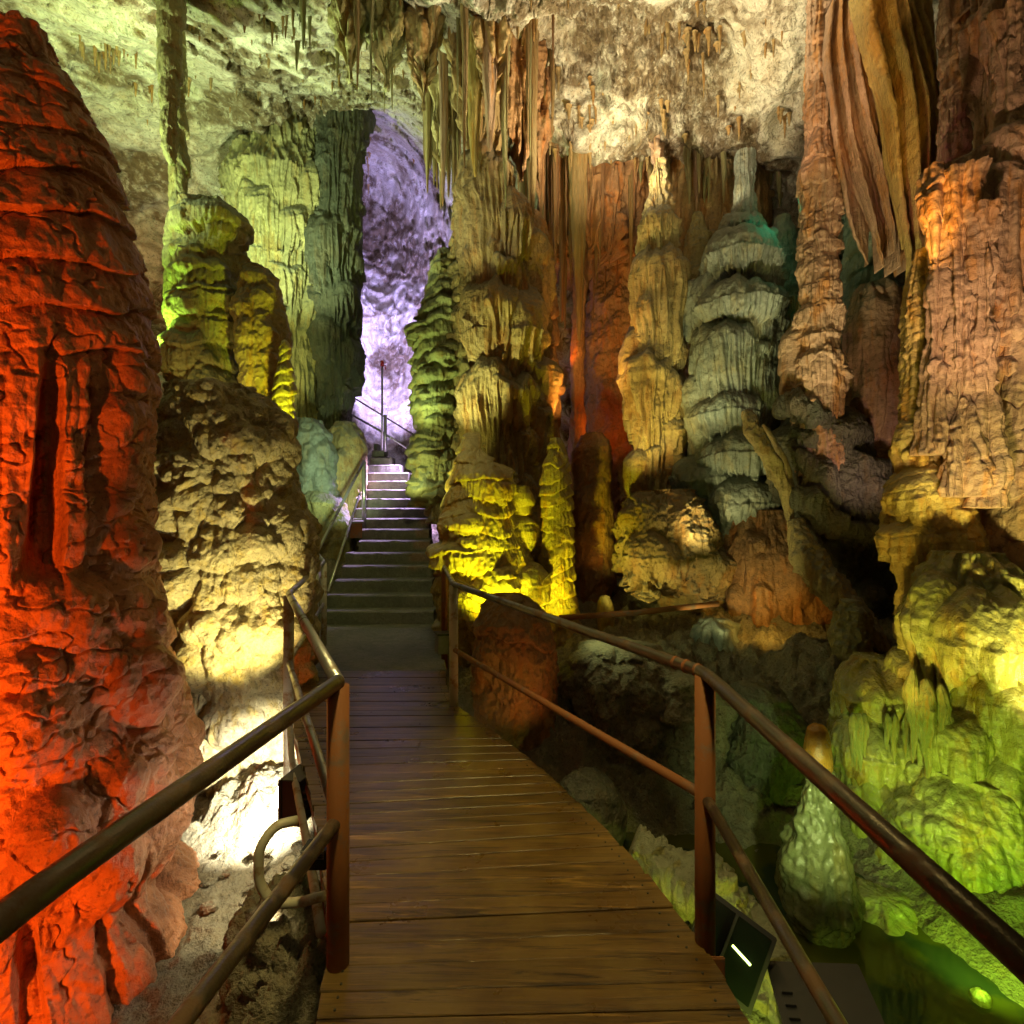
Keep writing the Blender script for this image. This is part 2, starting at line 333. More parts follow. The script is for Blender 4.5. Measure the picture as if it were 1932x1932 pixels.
M['glow'] = plain('lamp_glass_lit', (.9, .9, .8), .3, emit=(1.0, .95, .74), es=45)
M['tube_glow'] = plain('lamp_slit_lit', (.8, .9, .5), .3, emit=(.80, 1.0, .25), es=5)
M['glass'] = plain('dark_lamp_glass', (.006, .009, .008), .12)
M['cable'] = plain('pale_cable', (.5, .5, .3), .5)
M['darkcable'] = plain('dark_cable', (.03, .03, .03), .5)
M['redcap'] = plain('red_cap', (.6, .03, .05), .4)

def wood_mat():
    m = bpy.data.materials.new('worn_deck_wood'); t = nt(m); L = t.links.new
    out = nd(t, 'ShaderNodeOutputMaterial'); bs = nd(t, 'ShaderNodeBsdfPrincipled'); L(bs.outputs[0], out.inputs[0])
    tc = nd(t, 'ShaderNodeTexCoord'); oi = nd(t, 'ShaderNodeObjectInfo')
    va = nd(t, 'ShaderNodeVectorMath'); va.operation = 'ADD'; L(tc.outputs['Object'], va.inputs[0])
    cb = nd(t, 'ShaderNodeVectorMath'); cb.operation = 'SCALE'; cb.inputs[0].default_value = (37, 11, 5); L(oi.outputs['Random'], cb.inputs['Scale']); L(cb.outputs[0], va.inputs[1])
    mp = nd(t, 'ShaderNodeMapping'); mp.inputs['Scale'].default_value = (1.2, 22, 22); L(va.outputs[0], mp.inputs[0])
    def tex(src, s, det, r=.6, dist=0):
        n = nd(t, 'ShaderNodeTexNoise'); n.inputs['Scale'].default_value = s; n.inputs['Detail'].default_value = det; n.inputs['Roughness'].default_value = r
        n.inputs['Distortion'].default_value = dist; L(src, n.inputs[0]); return n.outputs[0]
    g = tex(mp.outputs[0], 2.2, 6, .65, .4); big = tex(tc.outputs['Object'], 2.6, 5, .6); sc_ = tex(mp.outputs[0], .9, 8, .7, 1.0)
    def mr(src, a, b):
        n = nd(t, 'ShaderNodeMapRange'); n.inputs[1].default_value = a; n.inputs[2].default_value = b; L(src, n.inputs[0]); return n.outputs[0]
    def mix(f, c1, c2):
        n = nd(t, 'ShaderNodeMix'); n.data_type = 'RGBA'; L(f, n.inputs[0])
        for s, c in ((6, c1), (7, c2)):
            if isinstance(c, tuple): n.inputs[s].default_value = (*c, 1)
            else: L(c, n.inputs[s])
        return n.outputs[2]
    c = mix(mr(g, .3, .7), (.062, .034, .011), (.15, .082, .022))
    c = mix(mr(big, .42, .62), c, (.16, .10, .03))
    c = mix(mr(sc_, .56, .66), c, (.30, .17, .045)); c = mix(mr(tex(mp.outputs[0], 1.4, 7, .7, 1.4), .52, .64), c, (.035, .02, .01))
    tint = nd(t, 'ShaderNodeMix'); tint.data_type = 'RGBA'; tint.blend_type = 'MULTIPLY'; tint.inputs[0].default_value = 1
    rr = mix(oi.outputs['Random'], (.72, .70, .70), (1.15, 1.1, 1.0)); L(c, tint.inputs[6]); L(rr, tint.inputs[7])
    L(tint.outputs[2], bs.inputs['Base Color'])
    ro = nd(t, 'ShaderNodeMapRange'); ro.inputs[3].default_value = .14; ro.inputs[4].default_value = .48; L(big, ro.inputs[0]); L(ro.outputs[0], bs.inputs['Roughness'])
    bp = nd(t, 'ShaderNodeBump'); bp.inputs['Strength'].default_value = .5; bp.inputs['Distance'].default_value = .006; L(g, bp.inputs['Height']); L(bp.outputs[0], bs.inputs['Normal'])
    return m
M['wood'] = wood_mat()
M['concrete'] = rock('stair_concrete', (.20, .19, .15), (.15, .15, .12), (.10, .10, .07), .5, rough=.6, bump=.45, scale=2, vert=1, spots=.4)

def water_mat():
    m = bpy.data.materials.new('still_green_water'); t = nt(m); L = t.links.new
    out = nd(t, 'ShaderNodeOutputMaterial'); bs = nd(t, 'ShaderNodeBsdfPrincipled'); L(bs.outputs[0], out.inputs[0])
    tc = nd(t, 'ShaderNodeTexCoord')
    n = nd(t, 'ShaderNodeTexNoise'); n.inputs['Scale'].default_value = 2.2; n.inputs['Detail'].default_value = 7; L(tc.outputs['Object'], n.inputs[0])
    r = nd(t, 'ShaderNodeMapRange'); r.inputs[1].default_value = .48; r.inputs[2].default_value = .53; L(n.outputs[0], r.inputs[0])
    mx = nd(t, 'ShaderNodeMix'); mx.data_type = 'RGBA'; L(r.outputs[0], mx.inputs[0]); mx.inputs[6].default_value = (.075, .075, .016, 1); mx.inputs[7].default_value = (.03, .045, .03, 1)
    L(mx.outputs[2], bs.inputs['Base Color']); bs.inputs['Roughness'].default_value = .04; bs.inputs['IOR'].default_value = 1.33
    return m
M['water'] = water_mat()

# ------------------------------------------------------------------ the cave shell (one closed chamber around everything)
C0 = np.array([0.3, 4.5, 2.5])
def px(u, v, d): p = P(u, v, d); return (p.x, p.y, p.z)
CTRL = [px(*c) for c in (
    (60, 0, 7.0), (500, 0, 6.6), (966, 0, 6.4), (1400, 0, 6.3), (1850, 0, 5.6),
    (120, 250, 9.5), (300, 200, 9.3), (500, 180, 9.2), (700, 130, 8.6), (900, 150, 8.4), (1100, 150, 8.0), (1350, 150, 7.6), (1550, 150, 7.0),
    (300, 390, 11.4), (430, 370, 11.2), (600, 255, 11.4), (690, 260, 12.8), (760, 330, 14.0), (820, 420, 13.6), (860, 300, 10.8), (950, 300, 10.4),
    (740, 480, 15.4), (740, 700, 15.2), (720, 850, 14.5), (700, 1000, 13.5), (860, 700, 12.5),
    (1060, 285, 8.5), (1200, 285, 8.4), (1330, 290, 8.3), (1400, 300, 8.2), (1500, 300, 8.0), (1060, 345, 10.3), (1200, 345, 10.1), (1400, 355, 9.5), (1080, 450, 10.8), (1250, 450, 10.5), (1420, 470, 9.7),
    (1080, 700, 11.0), (1230, 700, 10.6), (1150, 1000, 10.4), (1350, 900, 9.6), (1550, 500, 8.6), (1550, 900, 8.2), (1750, 300, 6.6), (1720, 700, 6.6), (1900, 600, 5.8), (1900, 200, 5.5),
    (1900, 1000, 5.2), (1900, 1300, 4.4),
    (310, 520, 12.4), (500, 560, 11.8), (600, 700, 11.6), (330, 900, 9.0), (100, 600, 8.5), (40, 1000, 7.0), (600, 1000, 10.5))] + [
    (-6.5, 2.0, 1.0), (-6.5, 4.0, 4.0), (-5.5, 0, 3.0), (-4.5, -2.5, 1.5), (4.6, 0.8, 1.0), (4.9, 0.5, 4.0), (3.8, -2.5, 1.5), (0, -4, 1.5), (0, -3.5, 5.5), (-4, -1, 6.6), (4, 0, 6.5),
    (0, 1.5, 7.8), (-4, 3, 8.0), (3.5, 3, 7.6), (0, 4, 8.0), (0, 4, -3), (4, 2, -2.5), (-4, 2, -3), (0, 9, -2), (-5, 8, -1), (0, 0, -3)]
CTRL = np.array(CTRL) - C0
_R = np.linalg.norm(CTRL, axis=1); _D = CTRL/_R[:, None]
_A = np.linalg.norm(_D[:, None]-_D[None], axis=2) ; _A = np.sqrt(_A**2 + .01)
_W = np.linalg.solve(_A + np.eye(len(_R))*1e-3, np.log(_R))
def shell_r(D):
    out = np.zeros(D.shape[:-1])
    for k in range(len(_R)):
        out += _W[k]*np.sqrt(((D-_D[k])**2).sum(-1) + .01)
    return np.exp(out)
def shell_disp(p):
    x, y, z = p[..., 0], p[..., 1], p[..., 2]
    n = .50*fbm(x*.38, y*.38, z*.38, 2)
    # bedding: slanted strata of the bare rock, broken by noise
    wq = fbm(x*.9+9, y*.9, z*.9, 3)
    q = (x*.55 + y*.35 + z*1.2)*1.5 + wq*1.6
    n += .16*(np.abs((q % 1)-.5)*2 - .5)*sstep(-.3, .3, noise(x*.5+3, y*.5, z*.5))
    n += .22*fbm(x*.95+5, y*.95, z*.95, 3) - .20*np.maximum(0, noise(x*.8, y*.8, z*.5)-.1)
    r1 = 1-np.abs(fbm(x*1.1, y*1.1, z*1.1+4, 3))*2
    n += .13*r1
    mk = stain_mask(p)
    n += .16*np.abs(fbm(x*1.7+3, y*1.7, z*1.7, 3)) + .05*sstep(.045, .0, np.abs(fbm(x*1.3+11, y*1.3, z*1.3, 3)))
    n += (.035+.06*mk)*fbm(x*4.5, y*4.5, z*4.5, 3) + (.006+.035*mk)*(1-2*np.abs(noise(x*15, y*15, z*6))) + (.006+.02*mk)*noise(x*31, y*31, z*20)
    return n
def stain_mask(p):
    x, y, z = p[..., 0], p[..., 1], p[..., 2]
    m = fbm(x*.55+2, y*.55, z*.55, 4, .6)
    q = (x*.5 - y*.8 + z*.6)*1.6 + .8*fbm(x*.8, y*.8, z*.8+8, 3)
    m2 = sstep(.22, .02, np.abs((q % 1)-.5))*sstep(0, .4, noise(x*.6+7, y*.6, z*.6))
    cr = sstep(.035, .0, np.abs(fbm(x*1.3+11, y*1.3, z*1.3, 3)))*.9 + sstep(.03, .0, np.abs(fbm(x*3.1+1, y*3.1, z*3.1, 3)))*.5
    return np.clip(sstep(.05, .32, m) + m2 + cr, 0, 1)
def shell_inside(p):
    q = np.asarray(p, float) - C0; r = np.linalg.norm(q, axis=-1); return r < shell_r(q/r[..., None])
def ceil_z(x, y):
    lo = 3.0
    for z in np.arange(3, 13, .1):
        if not shell_inside(np.array([x, y, z])): return z
    return 13
def ray_shell(u, v):
    d = np.arange(3, 17, .05); p = np.stack([(u-F)/F*d, d, EYE-(v-F)/F*d], -1)
    ins = shell_inside(p); k = np.argmin(ins) if (~ins).any() else len(d)-1
    return p[k]

def build_shell():
    nt_, nv_ = 1500, 860
    t = np.linspace(-math.pi, math.pi, nt_, endpoint=False)
    az = t - .62*np.sin(t)              # dense towards +y
    el = np.linspace(-1.35, math.pi/2, nv_)
    A, E = np.meshgrid(az, el, indexing='ij')
    D = np.stack([np.sin(A)*np.cos(E), np.cos(A)*np.cos(E), np.sin(E)], -1)
    r = shell_r(D); p = C0 + D*r[..., None]
    n = shell_disp(p)
    V = C0 + D*(r + n*np.clip(r/6, .6, 1.3))[..., None]
    k = int(np.searchsorted(el, 0.50)); MK = stain_mask(p)
    o = link('cave_ceiling', grid_mesh('cave_ceiling', V[:, k:], closed=True), M['ceiling'])
    at_ = o.data.attributes.new('stain', 'FLOAT', 'POINT'); at_.data.foreach_set('value', MK[:, k:].astype(np.float32).ravel())
    tag(o, 'pale craggy cave ceiling with dark streaks', kind='structure')
    o = link('cave_wall', grid_mesh('cave_wall', V[:, :k+1], closed=True), M['ceiling'])
    at_ = o.data.attributes.new('stain', 'FLOAT', 'POINT'); at_.data.foreach_set('value', MK[:, :k+1].astype(np.float32).ravel())
    tag(o, 'rough cave wall closing the chamber behind the formations', kind='structure')
build_shell()

# ------------------------------------------------------------------ floor
FC = [(px(*c)) for c in ((450, 1650, 3.67), (550, 1900, 2.5), (1200, 1290, 5.0), (1050, 1230, 6.0), (1300, 1230, 5.6), (1380, 1330, 4.9), (950, 1290, 4.9))]
FC += [(-2.5, 1.0, -1.7), (-2.4, 2.6, -1.25), (-3, 5, -1.0), (-1.2, 1.0, -1.6), (0, 0, -1.5), (0, 2, -1.5), (-.8, 3.6, -1.0), (0, 3.6, -1.3), (1.0, 3.7, -1.15), (1.3, 2.8, -1.35), (2.1, 2.5, -1.15), (2.2, 1.5, -1.2),
       (2.6, 2.7, -.87), (2.9, 2.2, -.75), (3.5, 3, -.5), (2.2, 3.6, -.9), (1.6, 3.7, -1.0), (3, 5, .1), (4, 6, .4), (0, 7, .1), (2, 8, .3), (-1, 8.5, .7), (-4, 7, -.2), (-3.4, 8, .4), (-4, 10, 1.4), (-2.5, 11.5, 2.4), (-3, 14, 2.8),
       (0, 10, .3), (3, 10, .5), (-2.2, 4.5, -.7), (-1.0, 4.6, -.7), (-6, 3, -1.2), (4, 0, -.8), (0, -3, -1), (-6, -2, -1.2), (-5, 12, 1.6)]
FC = np.array(FC)
def rbf2(pts, vals, s=.15):
    A = np.sqrt(((pts[:, None]-pts[None])**2).sum(-1) + s)
    W = np.linalg.solve(A + np.eye(len(pts))*1e-3, vals)
    def f(x, y):
        o = 0
        for k in range(len(pts)): o = o + W[k]*np.sqrt((x-pts[k, 0])**2 + (y-pts[k, 1])**2 + s)
        return o
    return f
FC = np.concatenate([FC, [(-1.9, 5.9, -.6), (-1.5, 6.6, -.6), (-1.9, 7.4, -.5), (-2.2, 8.3, .1), (-2.1, 9.3, .7), (-2.3, 10.2, 1.3), (-2.2, 6.8, -.5)]])
floor_f = rbf2(FC[:, :2], FC[:, 2])
def build_floor():
    x = np.linspace(-7, 5.5, 760); y = np.concatenate([np.linspace(-4, 1, 60), np.linspace(1.0, 6.5, 420)[1:], np.linspace(6.5, 16, 240)[1:]])
    X, Y = np.meshgrid(x, y, indexing='ij'); Z = floor_f(X, Y)
    rough = np.clip((X < .6)*1.0 + (Y > 4.0)*1.6 + (X > .6)*(Y > 2.9)*.9, .25, 1.7)
    f1, f2 = worley(X*3.2, Y*3.2, Z*0)
    Z = Z + rough*(.10*fbm(X*1.5, Y*1.5, Z*0, 3) + .055*fbm(X*6, Y*6, Z*0+3, 4) + .05*np.clip(f2-f1, 0, .4) + .012*noise(X*22, Y*22, Z*0))
    f1, f2 = worley(X*11, Y*11, Z*0+7); Z += rough*.014*np.clip(f2-f1, 0, .4)
    o = link('cave_floor', grid_mesh('cave_floor', np.stack([X, Y, Z], -1)), M['floor']); tag(o, 'rubble strewn uneven cave floor', kind='structure')
build_floor()
def water():
    n = 80; x = np.linspace(0.2, 4.2, n); y = np.linspace(-1.0, 4.2, n)
    X, Y = np.meshgrid(x, y, indexing='ij'); Z = -0.9 + .0012*noise(X*5, Y*5, X*0)
    o = link('pool_water', grid_mesh('pool_water', np.stack([X, Y, Z], -1)), M['water']); tag(o, 'still green pool below the walkway', kind='structure')
water()

# ------------------------------------------------------------------ formation generator

def circ(off_r, off_f, rho, ct, st):
    """polar distance from the axis to a circle whose centre is offset (right, front)."""
    proj = off_f*ct + off_r*st
    q = rho*rho - off_r**2 - off_f**2 + proj**2
    return np.where((q > 0) & (rho > 1e-4), proj + np.sqrt(np.maximum(q, 0)), -1.0)

def formation(name, label, cat, d, u0, sil, mat, bells=(), balls=(), auto=0, auto_size=(.3, .6), auto_len=(.5, 1.2), auto_v=None, flute=.03, kf=9.0, pipe=.5, rough=.04, tier=None, lump=None,
              lumpk=5, group=None, seed=0, res=1.25, taper=.12, drip=.05, kdrip=14, extra=None, parent=None, warp=.0, fluteall=.25, round_=1.0, hang=False, prot=None, tier_to=None, lump_from=None, ballprot=.38):
    """sil: list of (v, uL, uR) - the body's outline; bells: (u, vtop, vrim, vend, hw, front) canopies with dripping skirts;
    balls: (u, v, hw, hh, front). All are turned into metres at depth d about one upright axis; every ring is a full round."""
    rs = np.random.RandomState(seed+11)
    X0 = (u0-F)/F*d; L0 = math.hypot(X0, d); ca = d/L0; k = d/F*ca
    ef = np.array([-X0/L0, -d/L0]); er = np.array([d/L0, -X0/L0])
    zz = lambda v: EYE-(v-F)/F*d
    sil = sorted(sil); vs = np.array([s[0] for s in sil], float); cs = np.array([(s[1]+s[2])/2-u0 for s in sil])*k; hs = np.array([(s[2]-s[1])/2 for s in sil])*k
    v0, v1 = vs[0], vs[-1]
    for b in bells: v0 = min(v0, b[1]); v1 = max(v1, b[3]+30)
    wpx = max((s[2]-s[1]) for s in sil)*.53
    nth = int(np.clip(1.9*wpx/res*1.35, 40, 900)); nz = int(np.clip((v1-v0)*.53/res*1.1, 30, 1100))
    t = np.linspace(-math.pi, math.pi, nth, endpoint=False); th = t-.45*np.sin(t)
    vv = np.linspace(v0, v1, nz)
    TH, VV = np.meshgrid(th, vv, indexing='ij'); ct, st = np.cos(TH), np.sin(TH)
    ZZ = zz(VV)
    # wobble of the sampling height: makes every ledge edge wavy
    dirx = ef[0]*ct+er[0]*st; diry = ef[1]*ct+er[1]*st
    rm = float(np.median(hs)) + .05
    bx, by = X0+dirx*rm, d+diry*rm
    wob = fbm(bx*2.0/max(.4, rm), by*2.0/max(.4, rm), ZZ*.7+seed*3.1, 2)
    rag = np.abs(noise(bx*kdrip, by*kdrip, ZZ*.4+seed))       # ragged drips
    Vw = VV + (wob*.10*rm*1.0 + rag*0)/ (d/F)
    c = np.interp(Vw, vs, cs); h = np.interp(Vw, vs, hs)
    hq = np.maximum(h, .25*rm)*.8+.2*rm
    xw = X0+dirx*hq; xw = xw + .03*noise(xw*3, (d+diry*hq)*3, ZZ*2); yw = d+diry*hq
    n1 = noise(xw*kf, yw*kf, ZZ*kf*.06+seed*1.7); n2 = noise(xw*kf*2.3, yw*kf*2.3, ZZ*kf*.14+seed)
    rag = np.minimum(np.abs(n1)*1.8, 1)*.7 + np.minimum(np.abs(n2)*2, 1)*.3
    r = circ(c, 0*c, np.maximum(h, 1e-3), ct, st); r = np.where(r < 0, 1e-3, r)
    skirt = np.full(r.shape, fluteall)
    bl = list(bells)
    if auto:
        va, vb = auto_v or (vs[0]+(vs[-1]-vs[0])*.08, vs[-1])
        auto_n = int(auto*2.4)
        for i in range(auto_n):
            v = va + (vb-va)*(i+rs.rand())/auto_n
            hc = np.interp(v, vs, hs)/k; cc = np.interp(v, vs, cs)/k
            R = hc*rs.uniform(*auto_size)*(.45+.65*rs.rand()); an = rs.uniform(-1.9, 1.9) if rs.rand() < .8 else rs.uniform(-3.1, 3.1)
            of = max(hc*1.02-R, 0)+R*(.25+.45*rs.rand())
            dome = R*rs.uniform(.35, .8); sk = R*rs.uniform(*auto_len)
            bl.append((u0+cc+of*math.sin(an), v-dome, v, v+sk, R, of*math.cos(an)))
    for bi, (bu, bt, br, be, bh, bf) in enumerate(bl):
        if prot is not None and bi < len(bells):
            hc = np.interp(br, vs, hs)/k; cc = np.interp(br, vs, cs)/k
            bh = bh*(1+.10*math.sin(bi*2.4+seed)); be = br + (be-br)*(.78+.14*math.sin(bi*1.7+seed*2))
            bf = math.sqrt(max(hc*hc-(bu-u0-cc)**2, (.3*hc)**2)) - (1-prot*1.15)*bh
        R = bh*k; o_r = (bu-u0)*k; o_f = bf*k
        ve = be + (rag-.35)*(be-br)*(.35+drip*5) + wob*16
        bw = wob*(be-bt)*.10
        dome = np.clip((Vw+bw-bt)/max(br-bt, 1), 0, 1)
        rho = R*np.power(np.clip(1-(1-dome)**2, 0, 1), .5*round_)
        sk = np.clip((Vw-br)/np.maximum(be-br, 1), 0, 1.4)
        rho = rho*(1+.05*sstep(0, .12, sk)-taper*sk)
        on = (Vw > bt) & (Vw < ve)
        rho = np.where(on, rho, 0)
        rb = circ(o_r, o_f, rho, ct, st)
        m = rb > r
        r = np.where(m, rb, r); skirt = np.where(m, .12 + .88*sstep(.0, .3, (Vw-br)/max(be-br, 1)+.12), skirt)
    for (bu, bv, bh, bhh, _) in balls:
        hc = np.interp(bv, vs, hs)/k; cc = np.interp(bv, vs, cs)/k
        bf = math.sqrt(max(hc*hc-(bu-u0-cc)**2, (.3*hc)**2)) - (1-ballprot)*bh
        q = np.clip(1-((Vw-bv)/bhh)**2, 0, 1)
        rb = circ((bu-u0)*k, bf*k, bh*k*np.sqrt(q), ct, st)
        m = rb > r
        r = np.where(m, rb, r); skirt = np.where(m, skirt*.4, skirt)
    px_, py_ = X0+dirx*r, d+diry*r
    tipfade = sstep(0, .03, (VV-v0)/(v1-v0)) if not hang else 1.0
    if tier:
        amp, per, slope = tier[:3]
        ph = (ZZ*-1 + slope*TH*rm + .55*per*fbm(px_*.9/max(.3, rm)+seed, py_*.9/max(.3, rm), ZZ*1.1/per*.25, 3))/per
        fr = ph-np.floor(ph)
        prof = np.sin(np.clip(fr*1.12, 0, 1)*math.pi*.5)**.8*sstep(1.0, .93, fr)
        va_ = noise(px_*1.2, py_*1.2, np.floor(ph)*3.3)*.8+.8
        tf = 1.0 if tier_to is None else .12+.88*sstep(tier_to+90, tier_to-90, VV)
        if tier_to is not None: tf = tf*(.15+.85*sstep(120, 210, VV))
        r = r + tf*amp*(prof-.5)*va_*tipfade*np.minimum(1, r/ (rm*.5))
        skirt = np.maximum(skirt, sstep(.35, .8, fr)*tier[3] if len(tier) > 3 else 0)
    fl = pipe*(np.minimum(np.abs(n1)*2.2, 1)-.5) + (1-pipe)*((1-np.minimum(np.abs(n1)*2.4, 1))**2.5-.2) + .35*(np.abs(n2)*2-.5)
    r = r + flute*fl*skirt*np.minimum(1, r/(.35*rm))
    if lump:
        f1, f2 = worley(px_*lumpk + .6*noise(px_*2.2, py_*2.2, ZZ*2.2), py_*lumpk, ZZ*lumpk*.8)
        lf = np.clip(f2-f1, 0, .8)
        lfade = 1.0 if lump_from is None else .15+.85*sstep(lump_from-90, lump_from+90, VV)
        r = r + lfade*lump*(.45*(np.sqrt(lf+.02)*1.3-.5) + .75*(.75-1.25*f1*f1))
        f1, f2 = worley(px_*lumpk*2.3, py_*lumpk*2.3, ZZ*lumpk*2.1); r = r + lump*.30*(.7-1.2*f1*f1)
    r = r + rough*fbm(px_*3.2, py_*3.2, ZZ*2.4+seed, 4)*tipfade + rough*.22*noise(px_*26, py_*26, ZZ*20)
    if extra is not None: r = extra(r, TH, VV, px_, py_, ZZ)
    r = np.maximum(r, .002)
    if not hang: r[:, 0] = 0
    r[:, -1] = 0 if hang or True else r[:, -1]
    xs, ys = dirx*r, diry*r
    if warp:
        xs = xs + warp*noise(ZZ*.5+seed, ZZ*0+3.3, ZZ*0)
    zb = float(zz(v1))
    V = np.stack([xs, ys, ZZ-zb], -1)
    me = grid_mesh(name, V[::-1], closed=True)
    o = link(name, me, mat, parent, (X0, d, zb))
    if parent is None: tag(o, label, cat, group, "thing")
    return o

def S(*rows): return list(rows)
exec_formations = True
#FORMATIONS_BEGIN
# --- great red stalagmite on the left
red_balls = [(215, 900, 62, 75, 420), (235, 1040, 62, 60, 440), (240, 1290, 95, 90, 430), (230, 1430, 105, 70, 440), (150, 1150, 60, 60, 455), (100, 1120, 55, 55, 450), (170, 1545, 75, 95, 480),
             (60, 1330, 90, 90, 455), (265, 800, 38, 48, 395), (200, 790, 40, 50, 400), (240, 700, 45, 50, 390), (90, 1480, 80, 70, 500), (285, 1180, 40, 40, 370), (60, 1230, 60, 45, 440)]
def red_extra(r, TH, VV, x, y, z):
    # tall pillars with deep dark slots between them half-way up, and at the foot
    m = sstep(640, 760, VV)*sstep(1130, 1000, VV)*sstep(.75, .2, TH)
    n = noise(TH*4.6, z*.35, z*0+5)
    r = r - m*.20*sstep(.02, .22, n) + m*.06*np.abs(noise(TH*9, z*.6, z*0))
    m2 = sstep(1560, 1640, VV)*sstep(1900, 1800, VV)
    n2 = noise(TH*7+3, z*.9, z*0+2)
    r = r - m2*.09*sstep(.05, .3, n2)
    cr = np.abs(fbm(x*3.1+2, y*3.1, z*4.4, 3)); r = r - .022*sstep(.08, .0, cr)
    return r
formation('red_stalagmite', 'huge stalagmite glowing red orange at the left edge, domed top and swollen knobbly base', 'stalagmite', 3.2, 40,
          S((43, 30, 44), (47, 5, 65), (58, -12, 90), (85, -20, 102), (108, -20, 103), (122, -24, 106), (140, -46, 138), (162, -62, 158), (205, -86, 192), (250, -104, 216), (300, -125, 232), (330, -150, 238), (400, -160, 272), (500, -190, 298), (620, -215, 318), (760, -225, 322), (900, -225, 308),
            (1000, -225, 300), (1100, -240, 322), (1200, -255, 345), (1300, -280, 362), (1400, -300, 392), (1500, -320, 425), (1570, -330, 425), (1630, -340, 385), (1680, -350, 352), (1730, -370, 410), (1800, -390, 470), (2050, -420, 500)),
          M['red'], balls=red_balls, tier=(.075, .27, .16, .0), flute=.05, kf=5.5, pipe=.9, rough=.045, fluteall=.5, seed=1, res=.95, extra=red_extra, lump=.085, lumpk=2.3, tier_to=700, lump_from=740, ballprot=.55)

# --- pale cobbled pillar behind the floodlight
formation('cobbled_pillar', 'broad beige pillar of knobbly cobbled flowstone between the red stalagmite and the stairs', 'rock pillar', 4.9, 440,
          S((735, 340, 470), (760, 325, 520), (800, 310, 548), (900, 305, 560), (960, 300, 572), (1000, 298, 590), (1100, 310, 600), (1200, 330, 600), (1300, 350, 590), (1400, 365, 585), (1500, 380, 590), (1700, 380, 620)),
          M['cobble'], balls=[(400, 770, 50, 35, 90), (450, 860, 55, 60, 110), (505, 850, 45, 70, 95), (370, 900, 55, 45, 100), (350, 960, 45, 50, 110), (360, 1075, 75, 75, 100), (420, 1160, 70, 60, 115), (520, 1000, 55, 60, 95), (545, 1090, 50, 70, 85),
                              (470, 1010, 45, 50, 118), (400, 1220, 70, 60, 115), (500, 1180, 60, 70, 105), (450, 1320, 60, 70, 120), (540, 1260, 50, 60, 85), (400, 1400, 60, 60, 120), (520, 1400, 60, 60, 95)],
          lump=.10, lumpk=4.2, rough=.05, flute=.035, kf=8, pipe=.9, fluteall=.7, seed=2, res=.95)

# --- left background tower and thin columns
formation('tiered_tower', 'dark yellow mushroom tiered tower under the thin upright column', 'stalagmite', 7.2, 395,
          S((392, 345, 450), (420, 335, 470), (480, 330, 460), (560, 330, 450), (640, 330, 450), (740, 320, 470), (900, 320, 480)),
          M['olive'], bells=[(400, 395, 425, 480, 72, 0), (385, 500, 530, 560, 62, 20), (400, 545, 575, 600, 66, 20), (370, 560, 590, 625, 60, 30), (410, 590, 620, 660, 55, 30), (360, 640, 668, 720, 55, 25)],
          auto=14, flute=.07, kf=10, tier=(.05, .32, .1, .8), prot=.3, seed=3)
formation('lumpy_boulder', 'rounded tan flowstone lump leaning right of the dark tiered tower', 'boulder', 7.0, 485,
          S((505, 460, 500), (530, 450, 525), (600, 445, 540), (680, 450, 545), (740, 455, 550), (820, 440, 560)), M['brown'], lump=.06, lumpk=3.2, flute=.03, seed=4, rough=.06)
formation('hanging_pillar', 'thin dark fluted stalactite hanging in front of the pale left ceiling', 'stalactite', 6.4, 322,
          S((-40, 295, 350), (100, 298, 345), (200, 303, 338), (280, 305, 332), (312, 322, 330)), M['olive'], flute=.03, kf=10, fluteall=1, tier=(.03, .35, .1, .5), hang=True, seed=5)
formation('thin_column', 'slender pale green column standing on the left tower and reaching the ceiling', 'column', 7.2, 334,
          S((60, 318, 350), (130, 320, 350), (200, 320, 352), (300, 318, 354), (400, 320, 354), (440, 312, 350), (560, 312, 345), (640, 318, 350)), M['olive'], flute=.035, kf=10, fluteall=1, tier=(.03, .5, .1, .5), hang=True, seed=6, auto=3)
# --- fluted curtains left of the violet passage
formation('fluted_curtain', 'broad yellow green fluted curtain wall hanging beside the dark column', 'curtain', 10.9, 520,
          S((60, 560, 700), (200, 520, 680), (262, 480, 650), (310, 450, 640), (360, 420, 640), (430, 440, 640), (560, 450, 640), (700, 470, 640), (850, 480, 650)),
          M['olive'], bells=[(590, 330, 365, 440, 45, 40), (560, 420, 445, 520, 45, 50), (500, 400, 430, 500, 45, 60), (610, 430, 455, 540, 45, 50), (540, 520, 545, 620, 40, 60), (590, 560, 590, 660, 45, 60), (480, 480, 505, 560, 40, 50)],
          auto=34, auto_size=(.12, .28), auto_len=(.6, 2.0), drip=.2, flute=.12, kf=7, pipe=.3, fluteall=1.0, prot=.3, seed=7, res=1.1)
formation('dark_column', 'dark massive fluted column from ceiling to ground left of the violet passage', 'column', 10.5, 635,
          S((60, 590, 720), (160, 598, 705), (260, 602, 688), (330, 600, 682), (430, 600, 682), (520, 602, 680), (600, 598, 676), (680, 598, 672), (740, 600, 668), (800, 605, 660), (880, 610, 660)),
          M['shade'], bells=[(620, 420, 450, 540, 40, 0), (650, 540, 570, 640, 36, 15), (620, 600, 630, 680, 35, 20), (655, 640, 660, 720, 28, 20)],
          auto=26, auto_size=(.25, .5), auto_len=(.5, 1.6), drip=.2, flute=.11, kf=7.5, pipe=.3, fluteall=1.0, hang=True, prot=.35, seed=8)
